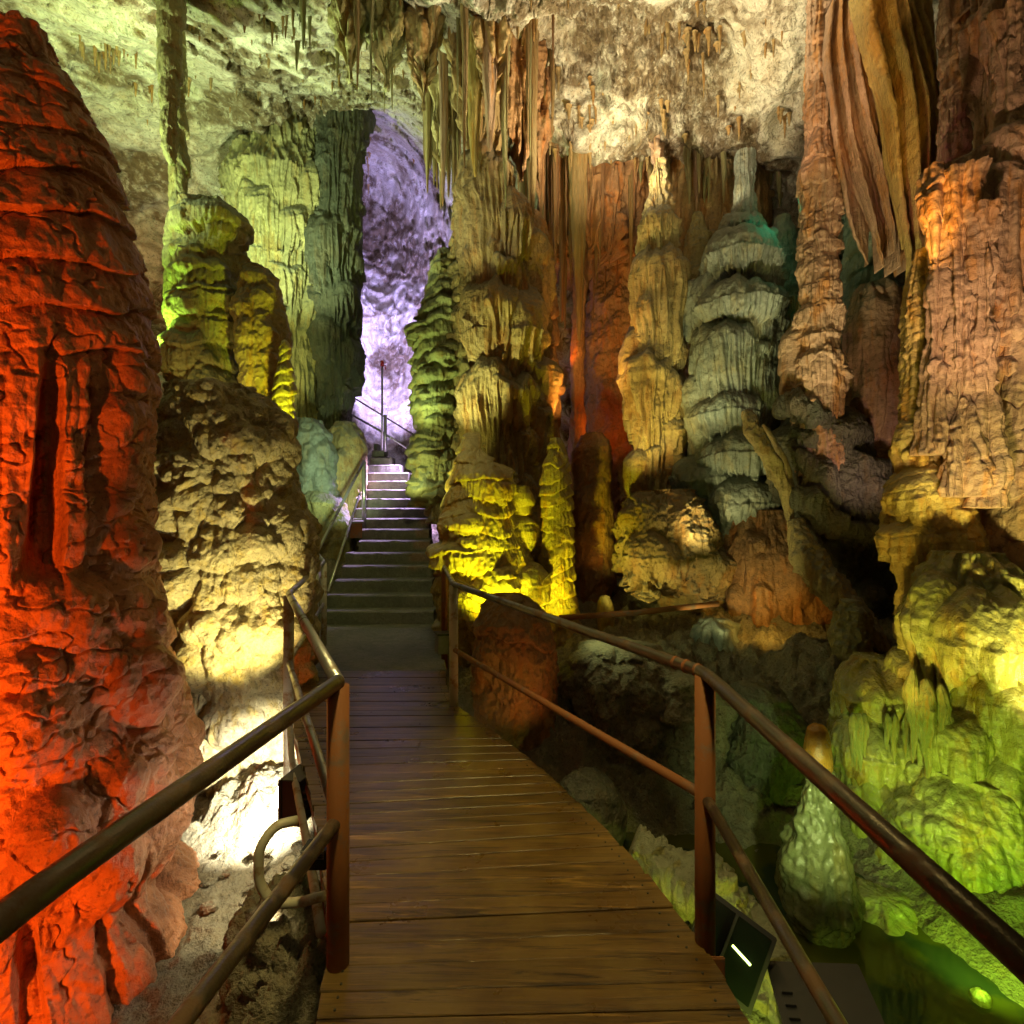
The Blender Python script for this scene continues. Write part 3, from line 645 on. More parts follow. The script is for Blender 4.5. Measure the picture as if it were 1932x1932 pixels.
formation('small_yellow_stalagmite', 'small bright yellow stalagmite on top of the cobbled pillar', 'stalagmite', 6.6, 537,
          S((640, 534, 540), (660, 526, 548), (700, 520, 554), (740, 515, 556), (780, 515, 556), (830, 520, 556), (860, 522, 556)), M['gold'], tier=(.035, .13, .3, .6), flute=.02, kf=14, seed=9, fluteall=.7, rough=.03)
formation('green_mound', 'pale mint flowstone mound left of the upper stairs', 'flowstone mound', 10.0, 655,
          S((795, 640, 670), (815, 622, 684), (850, 612, 688), (900, 600, 690), (950, 598, 690), (1010, 600, 690), (1060, 600, 690)), M['cream'], balls=[(660, 870, 30, 60, 30), (625, 930, 30, 40, 30)], bells=[(668, 830, 860, 930, 20, 0), (640, 850, 880, 960, 24, 0)], prot=.5, lump=.05, lumpk=3, flute=.09, kf=7, fluteall=1, seed=10)
formation('knobbly_mound', 'dark green knobbly mound between the cobbled pillar and the mint mound', 'flowstone mound', 9.3, 585,
          S((790, 560, 600), (820, 545, 620), (880, 545, 632), (940, 560, 640), (1000, 570, 650)), M['grey'], lump=.10, lumpk=4, seed=11)
formation('leaning_slope', 'mossy green rounded slope beside the lower stairs', 'boulder', 9.2, 610,
          S((925, 580, 615), (950, 560, 650), (1000, 560, 672), (1060, 570, 668), (1120, 580, 645), (1180, 580, 632), (1230, 580, 625)), M['olive'], rough=.06, flute=.0, seed=12, lump=.02)
# --- centre group
formation('pale_stalagmite', 'tall pale green stalagmite with stacked cushions right of the upper stairs', 'stalagmite', 9.0, 828,
          S((470, 828, 850), (500, 815, 865), (540, 808, 870), (620, 790, 870), (700, 782, 872), (770, 778, 872), (830, 790, 872), (860, 778, 870), (900, 780, 868), (940, 800, 865), (990, 810, 860)),
          M['olive'], bells=[(822, 800, 845, 905, 48, 0), (800, 610, 630, 650, 30, 10), (812, 905, 920, 945, 40, 20)], auto=22, auto_size=(.35, .6), auto_len=(.15, .5), tier=(.11, .24, .15, .5), flute=.06, kf=8, fluteall=.8, seed=13, lump=.02)
formation('massive_column', 'massive tiered central column with long fluted skirts reaching the ceiling', 'column', 7.6, 950,
          S((90, 893, 945), (250, 888, 950), (330, 885, 962), (420, 890, 985), (540, 900, 1005), (650, 900, 1015), (760, 900, 1020), (900, 900, 1030), (1050, 880, 1060), (1200, 880, 1060)),
          M['brown'], bells=[(915, 290, 345, 590, 48, 40), (965, 380, 430, 560, 40, 35), (930, 530, 590, 690, 62, 30), (1000, 440, 480, 640, 40, 15), (985, 560, 640, 720, 52, 10), (925, 600, 640, 690, 45, 50),
                             (930, 688, 730, 880, 60, 40), (1010, 680, 705, 775, 50, 35), (960, 720, 745, 850, 55, 45), (1005, 760, 780, 890, 40, 55)],
          flute=.17, kf=8.5, pipe=.3, fluteall=.9, taper=.25, prot=.42, auto=22, auto_size=(0.25, 0.5), auto_len=(0.8, 2.6), seed=14, res=1.0, hang=True, drip=.10)
formation('cushioned_column', 'brown cushioned column leaning on the right side of the central column', 'column', 8.2, 1005,
          S((400, 990, 1018), (450, 985, 1030), (520, 975, 1045), (600, 980, 1050), (700, 980, 1052), (900, 985, 1055), (1100, 980, 1060)),
          M['rust'], tier=(.09, .42, .15, .8), flute=.05, kf=7, fluteall=.7, auto=10, auto_size=(0.4, 0.6), auto_len=(0.4, 1), seed=15)
formation('yellow_mound', 'bright yellow tiered mound with drips at the foot of the central column', 'stalagmite', 6.4, 905,
          S((815, 880, 885), (850, 868, 905), (890, 850, 950), (950, 838, 965), (1000, 830, 985), (1060, 825, 1005), (1120, 825, 1010), (1180, 830, 1010), (1250, 840, 1010)),
          M['gold'], bells=[(915, 875, 910, 950, 55, 10), (880, 960, 985, 1010, 48, 20), (870, 1020, 1040, 1075, 50, 25), (985, 915, 940, 985, 24, 20), (985, 975, 1000, 1040, 28, 30), (880, 855, 872, 900, 24, 0), (940, 1060, 1090, 1150, 45, 45), (985, 1060, 1090, 1170, 40, 40), (895, 1080, 1105, 1160, 42, 45)],
          flute=.045, kf=9, pipe=.6, fluteall=.9, prot=.35, auto=14, auto_size=(0.2, 0.4), auto_len=(0.4, 1.2), seed=16, res=.95, tier=(.04, .22, .1, .5), rough=.05)
formation('slender_stalagmite', 'slender ringed yellow stalagmite right of the bright mound', 'stalagmite', 6.5, 1050,
          S((825, 1040, 1056), (840, 1033, 1064), (880, 1027, 1075), (940, 1022, 1080), (1000, 1022, 1082), (1060, 1018, 1080), (1110, 1018, 1080), (1160, 1020, 1090), (1230, 1015, 1100)),
          M['gold'], tier=(.045, .17, .15, .8), flute=.03, kf=10, fluteall=.8, seed=17, res=.85)
formation('brown_block', 'dull brown upright block behind the slender yellow stalagmite', 'stalagmite', 8.0, 1120,
          S((815, 1108, 1135), (850, 1085, 1152), (950, 1082, 1158), (1050, 1080, 1158), (1130, 1078, 1162), (1180, 1078, 1165)), M['rust'], flute=.03, kf=5, tier=(.03, .4, .1, .3), seed=18, rough=.06)
formation('rusty_column', 'thin rusty column standing in the orange cavity', 'column', 9.2, 1092,
          S((420, 1080, 1106), (560, 1080, 1106), (700, 1076, 1104), (760, 1076, 1104), (900, 1070, 1110), (1000, 1066, 1112)), M['rust'], flute=.05, kf=6, fluteall=1, hang=True, seed=19)
formation('orange_wall_bulge', 'glowing orange rock face deep in the central cavity', 'rock face', 10.2, 1170,
          S((500, 1120, 1230), (600, 1105, 1240), (720, 1100, 1250), (850, 1105, 1250), (1000, 1110, 1250), (1150, 1110, 1260)), M['rust'], flute=.03, kf=3, rough=.09, seed=20, lump=.04, lumpk=3)
# --- right centre
formation('bell_column', 'tapering column with three fluted bell tiers left of the grey cascade', 'column', 7.6, 1238,
          S((300, 1238, 1252), (370, 1225, 1262), (430, 1210, 1275), (500, 1207, 1278), (600, 1205, 1275), (680, 1198, 1282), (800, 1198, 1280), (900, 1190, 1280), (1000, 1190, 1280), (1080, 1200, 1280)),
          M['cream'], bells=[(1243, 400, 425, 480, 34, 5), (1238, 470, 510, 690, 52, 20), (1262, 500, 530, 700, 34, 40), (1225, 665, 700, 840, 52, 20), (1262, 700, 735, 830, 42, 45), (1265, 785, 815, 870, 32, 55), (1215, 845, 880, 930, 44, 25), (1268, 845, 885, 940, 34, 50), (1200, 600, 680, 780, 32, 0)],
          flute=.14, kf=9.0, pipe=.3, fluteall=.9, taper=.2, prot=.3, auto=14, auto_size=(0.25, 0.5), auto_len=(0.6, 1.8), seed=21, res=.95, drip=.1)
formation('hanging_bulb', 'swollen round bottomed flowstone bulb hanging under the bell column', 'flowstone bulb', 7.0, 1250,
          S((925, 1215, 1310), (965, 1180, 1335), (1010, 1168, 1350), (1050, 1166, 1350), (1085, 1180, 1350), (1104, 1205, 1345), (1118, 1240, 1342), (1135, 1290, 1340)), M['brown'], bells=[(1215, 930, 975, 1040, 40, 50), (1290, 940, 990, 1060, 45, 60), (1235, 1000, 1040, 1090, 55, 70), (1320, 1020, 1060, 1120, 34, 50)], flute=.07, kf=7, pipe=.7, fluteall=1, lump=.04, lumpk=3, rough=.12, drip=.1, auto=12, auto_size=(0.18, 0.35), auto_len=(0.5, 1.4), seed=22, hang=True, res=.95)
formation('grey_cascade', 'great grey green tiered cascade widening downwards from a thin neck at the ceiling', 'flowstone cascade', 7.2, 1400,
          S((290, 1388, 1424), (360, 1386, 1420), (400, 1380, 1425), (430, 1365, 1440), (480, 1340, 1465), (560, 1320, 1475), (650, 1310, 1475), (750, 1300, 1470), (850, 1290, 1465), (930, 1290, 1470), (1000, 1290, 1500), (1080, 1350, 1500), (1160, 1380, 1500)),
          M['grey'], bells=[(1395, 410, 440, 470, 40, 10), (1395, 440, 500, 560, 72, 15), (1395, 540, 590, 640, 82, 25), (1370, 610, 650, 800, 72, 40), (1345, 520, 560, 620, 40, 10), (1365, 745, 790, 850, 75, 60), (1395, 820, 865, 905, 88, 70), (1330, 860, 900, 950, 62, 55), (1400, 900, 950, 990, 85, 80), (1330, 700, 745, 830, 40, 30), (1300, 520, 545, 640, 24, 0)],
          flute=.095, kf=9.5, pipe=.3, fluteall=.6, taper=.18, prot=.42, auto=16, auto_size=(0.18, 0.36), auto_len=(0.3, 0.9), seed=23, res=.9, drip=.12, hang=True)
formation('grey_buttress', 'smooth dark grey green buttress sloping between the cascade and the ringed column', 'flowstone slope', 7.5, 1465,
          S((410, 1462, 1490), (450, 1450, 1505), (550, 1440, 1510), (650, 1440, 1500), (760, 1425, 1495), (850, 1420, 1490), (1000, 1420, 1500)), M['grey'], auto=8, flute=.03, kf=8, fluteall=.4, seed=24)
formation('stubby_stalagmite', 'shadowed cone topped stalagmite between the bell column and the cascade', 'stalagmite', 8.6, 1315,
          S((400, 1308, 1322), (440, 1295, 1335), (520, 1282, 1350), (640, 1280, 1350), (800, 1280, 1350)), M['olive'], auto=8, flute=.05, kf=6, fluteall=.8, seed=25)
formation('dripping_wall', 'orange brown dripping wall below the grey cascade', 'flowstone wall', 6.7, 1440,
          S((960, 1380, 1500), (1040, 1350, 1560), (1120, 1345, 1590), (1180, 1350, 1590), (1260, 1350, 1590), (1330, 1360, 1600), (1420, 1340, 1600)),
          M['rust'], balls=[(1500, 1090, 30, 60, 70), (1540, 1110, 26, 50, 60), (1365, 1110, 24, 50, 60), (1400, 1130, 26, 40, 70)], flute=.06, kf=5.5, pipe=.8, fluteall=1, auto=14, auto_size=(0.15, 0.3), auto_len=(0.8, 2), seed=26)
formation('grey_fingers', 'row of small grey rounded fingers at the foot of the orange wall', 'flowstone fingers', 5.9, 1345,
          S((1165, 1330, 1360), (1180, 1305, 1385), (1230, 1300, 1395), (1280, 1305, 1400), (1310, 1320, 1400)), M['grey'], flute=.10, kf=4.5, pipe=1, fluteall=1.2, seed=27)
formation('ringed_column', 'tall pale ringed column from floor ledge to ceiling left of the hanging curtains', 'column', 6.0, 1548,
          S((-60, 1520, 1592), (60, 1520, 1590), (150, 1518, 1586), (280, 1516, 1584), (310, 1514, 1590), (370, 1514, 1580), (420, 1512, 1580), (500, 1508, 1582), (600, 1508, 1582), (680, 1506, 1585), (740, 1510, 1590), (800, 1500, 1590), (900, 1500, 1590)),
          M['rose'], bells=[(1550, 300, 325, 425, 40, 2), (1548, 425, 435, 450, 40, 0), (1547, 452, 466, 485, 40, 0), (1546, 486, 505, 528, 41, 0), (1546, 528, 545, 568, 41, 0), (1544, 566, 585, 618, 42, 0), (1546, 618, 635, 660, 41, 0), (1546, 655, 672, 740, 42, 5), (1500, 600, 650, 740, 34, 0), (1520, 740, 760, 800, 30, 30)],
          flute=.06, kf=9, pipe=.6, fluteall=.8, taper=.06, prot=.06, auto=10, auto_size=(0.3, 0.5), auto_len=(0.3, 0.9), seed=28, res=.85, hang=True, tier=(.02, .3, .05, .4), drip=.05)
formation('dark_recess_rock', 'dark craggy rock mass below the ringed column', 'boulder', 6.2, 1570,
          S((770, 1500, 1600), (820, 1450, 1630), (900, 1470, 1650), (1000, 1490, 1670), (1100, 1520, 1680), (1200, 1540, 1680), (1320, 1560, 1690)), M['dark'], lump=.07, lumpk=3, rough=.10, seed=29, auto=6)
formation('rosy_drip_wall', 'dome of rose brown drips behind and right of the ringed column', 'flowstone dome', 6.4, 1640,
          S((535, 1625, 1665), (560, 1610, 1690), (620, 1590, 1700), (700, 1585, 1702), (800, 1590, 1702), (860, 1595, 1700), (950, 1600, 1700)), M['rose'], bells=[(1650, 535, 640, 830, 55, 10)], flute=.10, kf=4.6, pipe=.9, fluteall=1.0, auto=8, auto_size=(0.25, 0.4), auto_len=(1, 2), seed=30)
formation('scaly_wall', 'greenish scaly wall behind the hanging curtains', 'rock face', 6.9, 1650,
          S((180, 1590, 1740), (350, 1590, 1740), (450, 1590, 1730), (560, 1590, 1720), (700, 1600, 1700)), M['grey'], auto=22, auto_size=(.15, .3), flute=.05, kf=6, fluteall=.8, seed=31, hang=True, tier=(.05, .3, .1, .6))
formation('mossy_boulder', 'upright olive boulder at the foot of the dark rocks', 'boulder', 5.0, 1605,
          S((1130, 1590, 1620), (1150, 1570, 1640), (1200, 1565, 1645), (1280, 1570, 1640), (1400, 1560, 1650)), M['olive'], rough=.07, lump=.03, lumpk=3, seed=32)
# --- right mass
formation('fluted_column', 'tall rose brown column at the upper right edge', 'column', 4.7, 1795,
          S((-60, 1768, 1822), (150, 1768, 1822), (300, 1770, 1830), (360, 1760, 1840), (600, 1750, 1830), (760, 1755, 1825), (850, 1740, 1850), (1000, 1720, 1880), (1100, 1720, 1900)), M['rose'], flute=.05, kf=7, pipe=.9, fluteall=1.0, hang=True, seed=33, tier=(.02, .3, .1, .2))
formation('flowstone_mass', 'great fluted flowstone mass filling the right edge, rose above and gold below', 'flowstone mass', 4.3, 1870,
          S((-60, 1830, 2000), (100, 1835, 2000), (300, 1840, 2010), (330, 1760, 2020), (360, 1735, 2030), (420, 1740, 2030), (520, 1755, 2030), (620, 1770, 2030), (760, 1780, 2040), (860, 1770, 2050), (960, 1765, 2060), (1080, 1750, 2080), (1200, 1760, 2090), (1400, 1780, 2090)),
          M['rose'], bells=[(1870, 20, 50, 180, 50, 70), (1820, 330, 350, 470, 90, 30), (1880, 380, 410, 600, 62, 80), (1910, 300, 330, 370, 60, 40), (1890, 570, 640, 690, 50, 80), (1895, 690, 710, 770, 50, 85), (1880, 770, 800, 900, 62, 85), (1900, 780, 860, 930, 58, 60), (1920, 920, 960, 1040, 50, 100), (1925, 1000, 1040, 1130, 50, 110)],
          flute=.12, kf=5.2, pipe=.6, fluteall=.9, prot=.45, auto=22, auto_size=(0.1, 0.22), auto_len=(0.8, 2.6), seed=34, res=.95, taper=.1, hang=True, drip=.12, round_=.6)
formation('gold_spill', 'golden rippled flowstone spill bulging left from the right mass', 'flowstone mass', 4.2, 1740,
          S((470, 1725, 1765), (560, 1705, 1775), (640, 1700, 1785), (760, 1700, 1785), (820, 1680, 1760), (860, 1675, 1790), (900, 1690, 1810), (960, 1665, 1830), (1010, 1660, 1860), (1080, 1690, 1880), (1180, 1700, 1900), (1300, 1720, 1920)),
          M['gold'], bells=[(1722, 790, 830, 870, 42, 10), (1735, 880, 940, 990, 75, 10), (1710, 975, 1005, 1085, 52, 20), (1770, 900, 960, 1010, 70, 40)],
          flute=.09, kf=5.5, pipe=.7, fluteall=.9, prot=.3, auto=8, auto_size=(0.2, 0.35), auto_len=(0.4, 1.2), seed=35, res=.95, drip=.1, tier=(.012, .09, .2, .1))
formation('dripping_cascade', 'yellow green cascade with long hanging drips above the pool', 'flowstone cascade', 3.7, 1830,
          S((1040, 1760, 1880), (1100, 1720, 1950), (1180, 1690, 1990), (1260, 1690, 2010), (1340, 1700, 2040), (1440, 1720, 2060), (1560, 1740, 2080)),
          M['wet'], bells=[(1770, 1075, 1150, 1250, 80, 40), (1850, 1090, 1180, 1300, 100, 60), (1905, 1230, 1280, 1400, 80, 80), (1720, 1230, 1270, 1330, 70, 60), (1800, 1300, 1360, 1480, 78, 80), (1900, 1380, 1420, 1560, 60, 95), (1840, 1400, 1430, 1540, 50, 110)],
          flute=.11, kf=5.5, pipe=.6, fluteall=1.0, prot=.55, auto=16, auto_size=(0.12, 0.25), auto_len=(0.8, 2.0), seed=36, res=.9, taper=.22, drip=.25, kdrip=9)
formation('mossy_ledge', 'dark olive rounded ledge with short drips above the smooth cone', 'flowstone ledge', 4.0, 1640,
          S((1235, 1610, 1680), (1260, 1590, 1720), (1320, 1570, 1740), (1400, 1560, 1760), (1500, 1560, 1780), (1640, 1550, 1800)),
          M['wet'], bells=[(1650, 1240, 1290, 1350, 85, 20), (1640, 1330, 1380, 1440, 70, 40), (1700, 1340, 1380, 1450, 60, 50)], flute=.07, kf=6, pipe=.6, fluteall=.8, prot=.5, auto=8, auto_size=(0.2, 0.35), auto_len=(0.4, 1), seed=37, drip=.1)
formation('green_pool_wall', 'lumpy wet green wall rising out of the pool at the right edge', 'rock wall', 3.5, 1850,
          S((1440, 1700, 1980), (1520, 1660, 2020), (1600, 1640, 2050), (1680, 1650, 2070), (1730, 1680, 2080), (1760, 1720, 2090), (1800, 1760, 2090), (1950, 1800, 2100)),
          M['wet'], balls=[(1750, 1540, 60, 45, 80), (1830, 1580, 60, 60, 100), (1720, 1640, 60, 60, 60), (1800, 1660, 70, 60, 90), (1880, 1640, 60, 70, 100), (1690, 1720, 40, 30, 60), (1760, 1740, 50, 30, 80)], flute=.05, kf=5, pipe=.6, fluteall=.7, lump=.05, lumpk=3.4, rough=.06, auto=8, auto_size=(0.15, 0.3), auto_len=(0.4, 1), seed=38, res=.95)
formation('smooth_cone', 'smooth wet green bottle shaped stalagmite rising from the pool', 'stalagmite', 3.1, 1545,
          S((1440, 1520, 1568), (1480, 1510, 1580), (1540, 1495, 1592), (1600, 1478, 1605), (1660, 1468, 1615), (1700, 1470, 1618), (1730, 1485, 1610), (1760, 1500, 1600)),
          M['slick'], flute=.02, kf=9, rough=.06, seed=39, res=.8, fluteall=.6)
formation('amber_knob', 'small glossy orange knob capping the smooth green stalagmite', 'stalagmite', 3.12, 1543,
          S((1366, 1535, 1552), (1375, 1524, 1562), (1400, 1518, 1568), (1440, 1514, 1572), (1480, 1520, 1570)), M['amber'], flute=.01, rough=.012, seed=40, res=.7)
formation('round_pebble_stalagmite', 'little round capped stub in the shallow pool at the lower right corner', 'stalagmite', 2.62, 1850,
          S((1868, 1840, 1862), (1876, 1830, 1872), (1900, 1826, 1876), (1925, 1828, 1872), (1950, 1835, 1868)), M['wet'], rough=.01, flute=.005, seed=41, res=.8)
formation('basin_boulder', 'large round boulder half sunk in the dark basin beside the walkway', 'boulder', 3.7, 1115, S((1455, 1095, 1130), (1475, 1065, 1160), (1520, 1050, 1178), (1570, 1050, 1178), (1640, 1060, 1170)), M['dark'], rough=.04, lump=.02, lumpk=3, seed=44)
formation('crusted_boulder', 'sparkling crusted greenish boulder behind the middle of the right railing', 'boulder', 4.6, 1290, S((1270, 1270, 1310), (1290, 1225, 1350), (1330, 1200, 1375), (1390, 1205, 1370), (1460, 1220, 1360)), M['floor'], rough=.10, lump=.05, lumpk=6, seed=45)
formation('low_crusted_mound', 'low crusted mound of pale green stone left of the crusted boulder', 'mound', 5.0, 1160, S((1215, 1120, 1200), (1235, 1080, 1260), (1270, 1060, 1290), (1330, 1050, 1310), (1400, 1060, 1300)), M['floor'], rough=.10, lump=.06, lumpk=6, seed=46)
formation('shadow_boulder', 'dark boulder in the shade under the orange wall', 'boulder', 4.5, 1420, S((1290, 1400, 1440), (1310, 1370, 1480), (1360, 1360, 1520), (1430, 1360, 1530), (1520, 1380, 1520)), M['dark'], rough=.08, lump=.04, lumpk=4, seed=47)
formation('cone_apron', 'low rippled apron of wet flowstone spreading at the foot of the smooth cone', 'flowstone apron', 3.25, 1660, S((1690, 1620, 1700), (1710, 1560, 1740), (1740, 1520, 1790), (1775, 1560, 1800), (1800, 1600, 1800)), M['wet'], balls=[(1620, 1738, 40, 22, 0), (1680, 1752, 40, 24, 0), (1735, 1765, 36, 24, 0)], flute=.03, kf=7, tier=(.02, .06, .1, .3), rough=.04, seed=48)
for i, (u, vb, hw, dd, mt) in enumerate(((880, 250, 34, 7.3, 'brown'), (925, 190, 40, 7.0, 'brown'), (985, 330, 36, 7.7, 'rust'), (1020, 400, 24, 8.3, 'rust'), (730, 150, 36, 6.9, 'olive'), (660, 130, 30, 6.7, 'olive'), (800, 190, 34, 7.0, 'brown'), (835, 330, 26, 8.4, 'cream'), (1240, 330, 20, 8.3, 'rose'))):
    formation('fused_stalactites', 'bundle of fused stalactites hanging from the ceiling around the central column', 'stalactite cluster', dd, u,
              S((-90, u-hw*1.5, u+hw*1.5), (vb*.35, u-hw, u+hw), (vb*.7, u-hw*.6, u+hw*.55), (vb, u-hw*.15, u+hw*.1)), M[mt], bells=[(u-hw*.5, vb*.1, vb*.3, vb*.85, hw*.4, 0), (u+hw*.45, vb*.1, vb*.25, vb*.72, hw*.42, 0), (u, vb*.3, vb*.45, vb*.95, hw*.4, 0)], prot=.6,
              flute=.12, kf=9, pipe=.9, fluteall=1.1, taper=.5, rough=.06, drip=.3, hang=True, seed=60+i, group='fused stalactite bundles on the ceiling')
formation('brown_cushions', 'rust brown cushioned stack squeezed between the pale stalagmite and the central column', 'column', 8.9, 872, S((330, 862, 880), (420, 856, 892), (520, 848, 900), (640, 846, 905), (760, 850, 905), (900, 850, 905), (1000, 845, 905)), M['brown'], auto=16, auto_size=(.4, .6), tier=(.08, .3, .1, .8), flute=.07, kf=8, seed=70, lump=.03)
formation('shadowed_curtain', 'shadowed fluted curtain wall behind the bell column and the cascade', 'curtain', 9.4, 1345, S((290, 1260, 1440), (420, 1250, 1450), (600, 1240, 1450), (800, 1240, 1450), (1000, 1250, 1450), (1150, 1260, 1460)), M['brown'], auto=26, auto_size=(.15, .3), flute=.12, kf=6.5, pipe=.5, fluteall=1, hang=True, seed=71, drip=.2)
formation('cavity_curtain', 'dark rusty curtain of long drips at the back of the orange cavity', 'curtain', 10.0, 1110, S((300, 1020, 1240), (400, 1020, 1230), (480, 1030, 1215), (520, 1040, 1190)), M['rust'], auto=10, auto_size=(.1, .2), auto_len=(1, 3), flute=.20, kf=5.5, pipe=.9, fluteall=1.2, hang=True, seed=72, drip=.3)
formation('flowstone_cascade', 'olive flowstone cascade wedged between the cascade and the ringed column', 'flowstone', 7.0, 1500, S((560, 1485, 1515), (620, 1475, 1530), (720, 1465, 1540), (800, 1465, 1545), (900, 1470, 1540)), M['olive'], auto=14, auto_size=(.3, .5), auto_len=(.8, 1.6), flute=.09, kf=9, pipe=.4, fluteall=1, seed=73, drip=.2)
formation('dripping_flowstone', 'brown dripping flowstone between the hanging bulb and the orange wall', 'flowstone', 7.0, 1370, S((960, 1350, 1400), (1020, 1335, 1420), (1100, 1335, 1430), (1180, 1340, 1430)), M['brown'], auto=12, auto_size=(.3, .5), auto_len=(.8, 1.8), flute=.10, kf=8, pipe=.5, fluteall=1, seed=74, drip=.2)
formation('stacked_column', 'pink grey stacked tower at the far right edge above the golden shelf', 'column', 3.9, 1915, S((560, 1890, 1960), (640, 1880, 1970), (760, 1885, 1975), (900, 1880, 1985), (1020, 1880, 1990)), M['rose'], tier=(.07, .42, .1, .7), auto=8, flute=.05, kf=6, seed=75)
for (u, vt, vb, hw, dd, sd, lb) in ((1768, 350, 800, 24, 3.95, 80, 'slim rose brown shaft running down from the shelf of the right mass'), (1815, 355, 880, 30, 3.85, 81, 'broad fluted rose shaft under the middle of the right shelf'), (1862, 420, 900, 22, 3.75, 82, 'narrow tan shaft right of the broad fluted one'), (1905, 60, 330, 30, 4.0, 83, 'knobbly rose column in the top right corner')):
    formation('flowstone_shaft', lb, 'column', dd, u, S((vt-30, u-hw*1.5, u+hw*1.5), (vt+20, u-hw*1.35, u+hw*1.35), (vt+70, u-hw, u+hw), ((vt+vb)/2, u-hw*.8, u+hw*.8), (vb-90, u-hw*.9, u+hw*.9), (vb, u-hw*1.7, u+hw*1.7), (vb+60, u-hw*2, u+hw*2)), M['rose'],
              flute=.07, kf=7, pipe=.8, fluteall=1.1, rough=.05, tier=(.015, .25, .1, .3), hang=True, seed=sd, auto=3, auto_size=(.4, .6))
# --- stump by the walkway and small stones
formation('rusty_stump', 'squat red brown stump beside the far right railing post', 'stump', 4.75, 968,
          S((1118, 940, 965), (1128, 925, 990), (1145, 910, 1020), (1170, 902, 1035), (1190, 905, 1040), (1215, 898, 1044), (1260, 892, 1048), (1300, 895, 1045), (1400, 900, 1040)),
          M['rust'], flute=.02, kf=8, rough=.06, tier=(.05, .42, .0, .2), seed=42, lump=.025, lumpk=5, res=.9)
formation('pale_nub', 'small pale yellow nub in the dark hollow behind the rail', 'stalagmite', 6.4, 1142,
          S((1122, 1134, 1150), (1135, 1127, 1158), (1155, 1125, 1160), (1190, 1125, 1165)), M['gold'], rough=.02, seed=43)
#FORMATIONS_END

# ------------------------------------------------------------------ swept rock ribs (curtain folds, gnarled branches)
def sweep(pts, radii, flat=1.0, n=28, seg=160, noise_amp=.1, kn=6, seed=0, flute=.0):
    P_ = np.array([list(P(*p)) for p in pts]); T = np.linspace(0, 1, len(P_)); t = np.linspace(0, 1, seg)
    # Catmull-like smoothing through cubic interpolation per axis
    def cub(a):
        m = np.gradient(a, T); out = np.empty_like(t)
        k = np.clip(np.searchsorted(T, t, side='right')-1, 0, len(T)-2); h = T[k+1]-T[k]; s = (t-T[k])/h
        return (2*s**3-3*s**2+1)*a[k] + (s**3-2*s**2+s)*h*m[k] + (-2*s**3+3*s**2)*a[k+1] + (s**3-s**2)*h*m[k+1]
    Cc = np.stack([cub(P_[:, i]) for i in range(3)], -1); R = np.interp(t, T, radii)
    tan = np.gradient(Cc, axis=0); tan /= np.linalg.norm(tan, axis=1, keepdims=True)
    view = Cc - np.array([0, 0, EYE]); side = np.cross(tan, view); side /= np.linalg.norm(side, axis=1, keepdims=True)
    fr = np.cross(side, tan)
    a = np.linspace(0, 2*math.pi, n, endpoint=False)
    ca, sa = np.cos(a)[:, None, None], np.sin(a)[:, None, None]
    base = Cc[None] + side[None]*(R[None, :, None]*ca) + fr[None]*(R[None, :, None]*sa*flat)
    nn = fbm(base[..., 0]*kn, base[..., 1]*kn, base[..., 2]*kn*.35+seed, 3)
    if flute: nn = nn + flute*(np.abs(noise(base[..., 0]*kn*4, base[..., 1]*kn*4, base[..., 2]*.8))*2-.5)
    rr = R[None]*(1+noise_amp*4*nn)
    V = Cc[None] + side[None]*(rr[..., None]*ca) + fr[None]*(rr[..., None]*sa*flat)
    V[:, 0] = Cc[0]; V[:, -1] = Cc[-1]
    return V
def sweep_obj(name, label, cat, mat, pts, radii, group=None, parent=None, **kw):
    V = sweep(pts, radii, **kw); o0 = V[0, -1].copy()
    o = link(name, grid_mesh(name, V-o0, closed=True), mat, parent, tuple(o0))
    if parent is None: tag(o, label, cat, group, "thing")
    return o

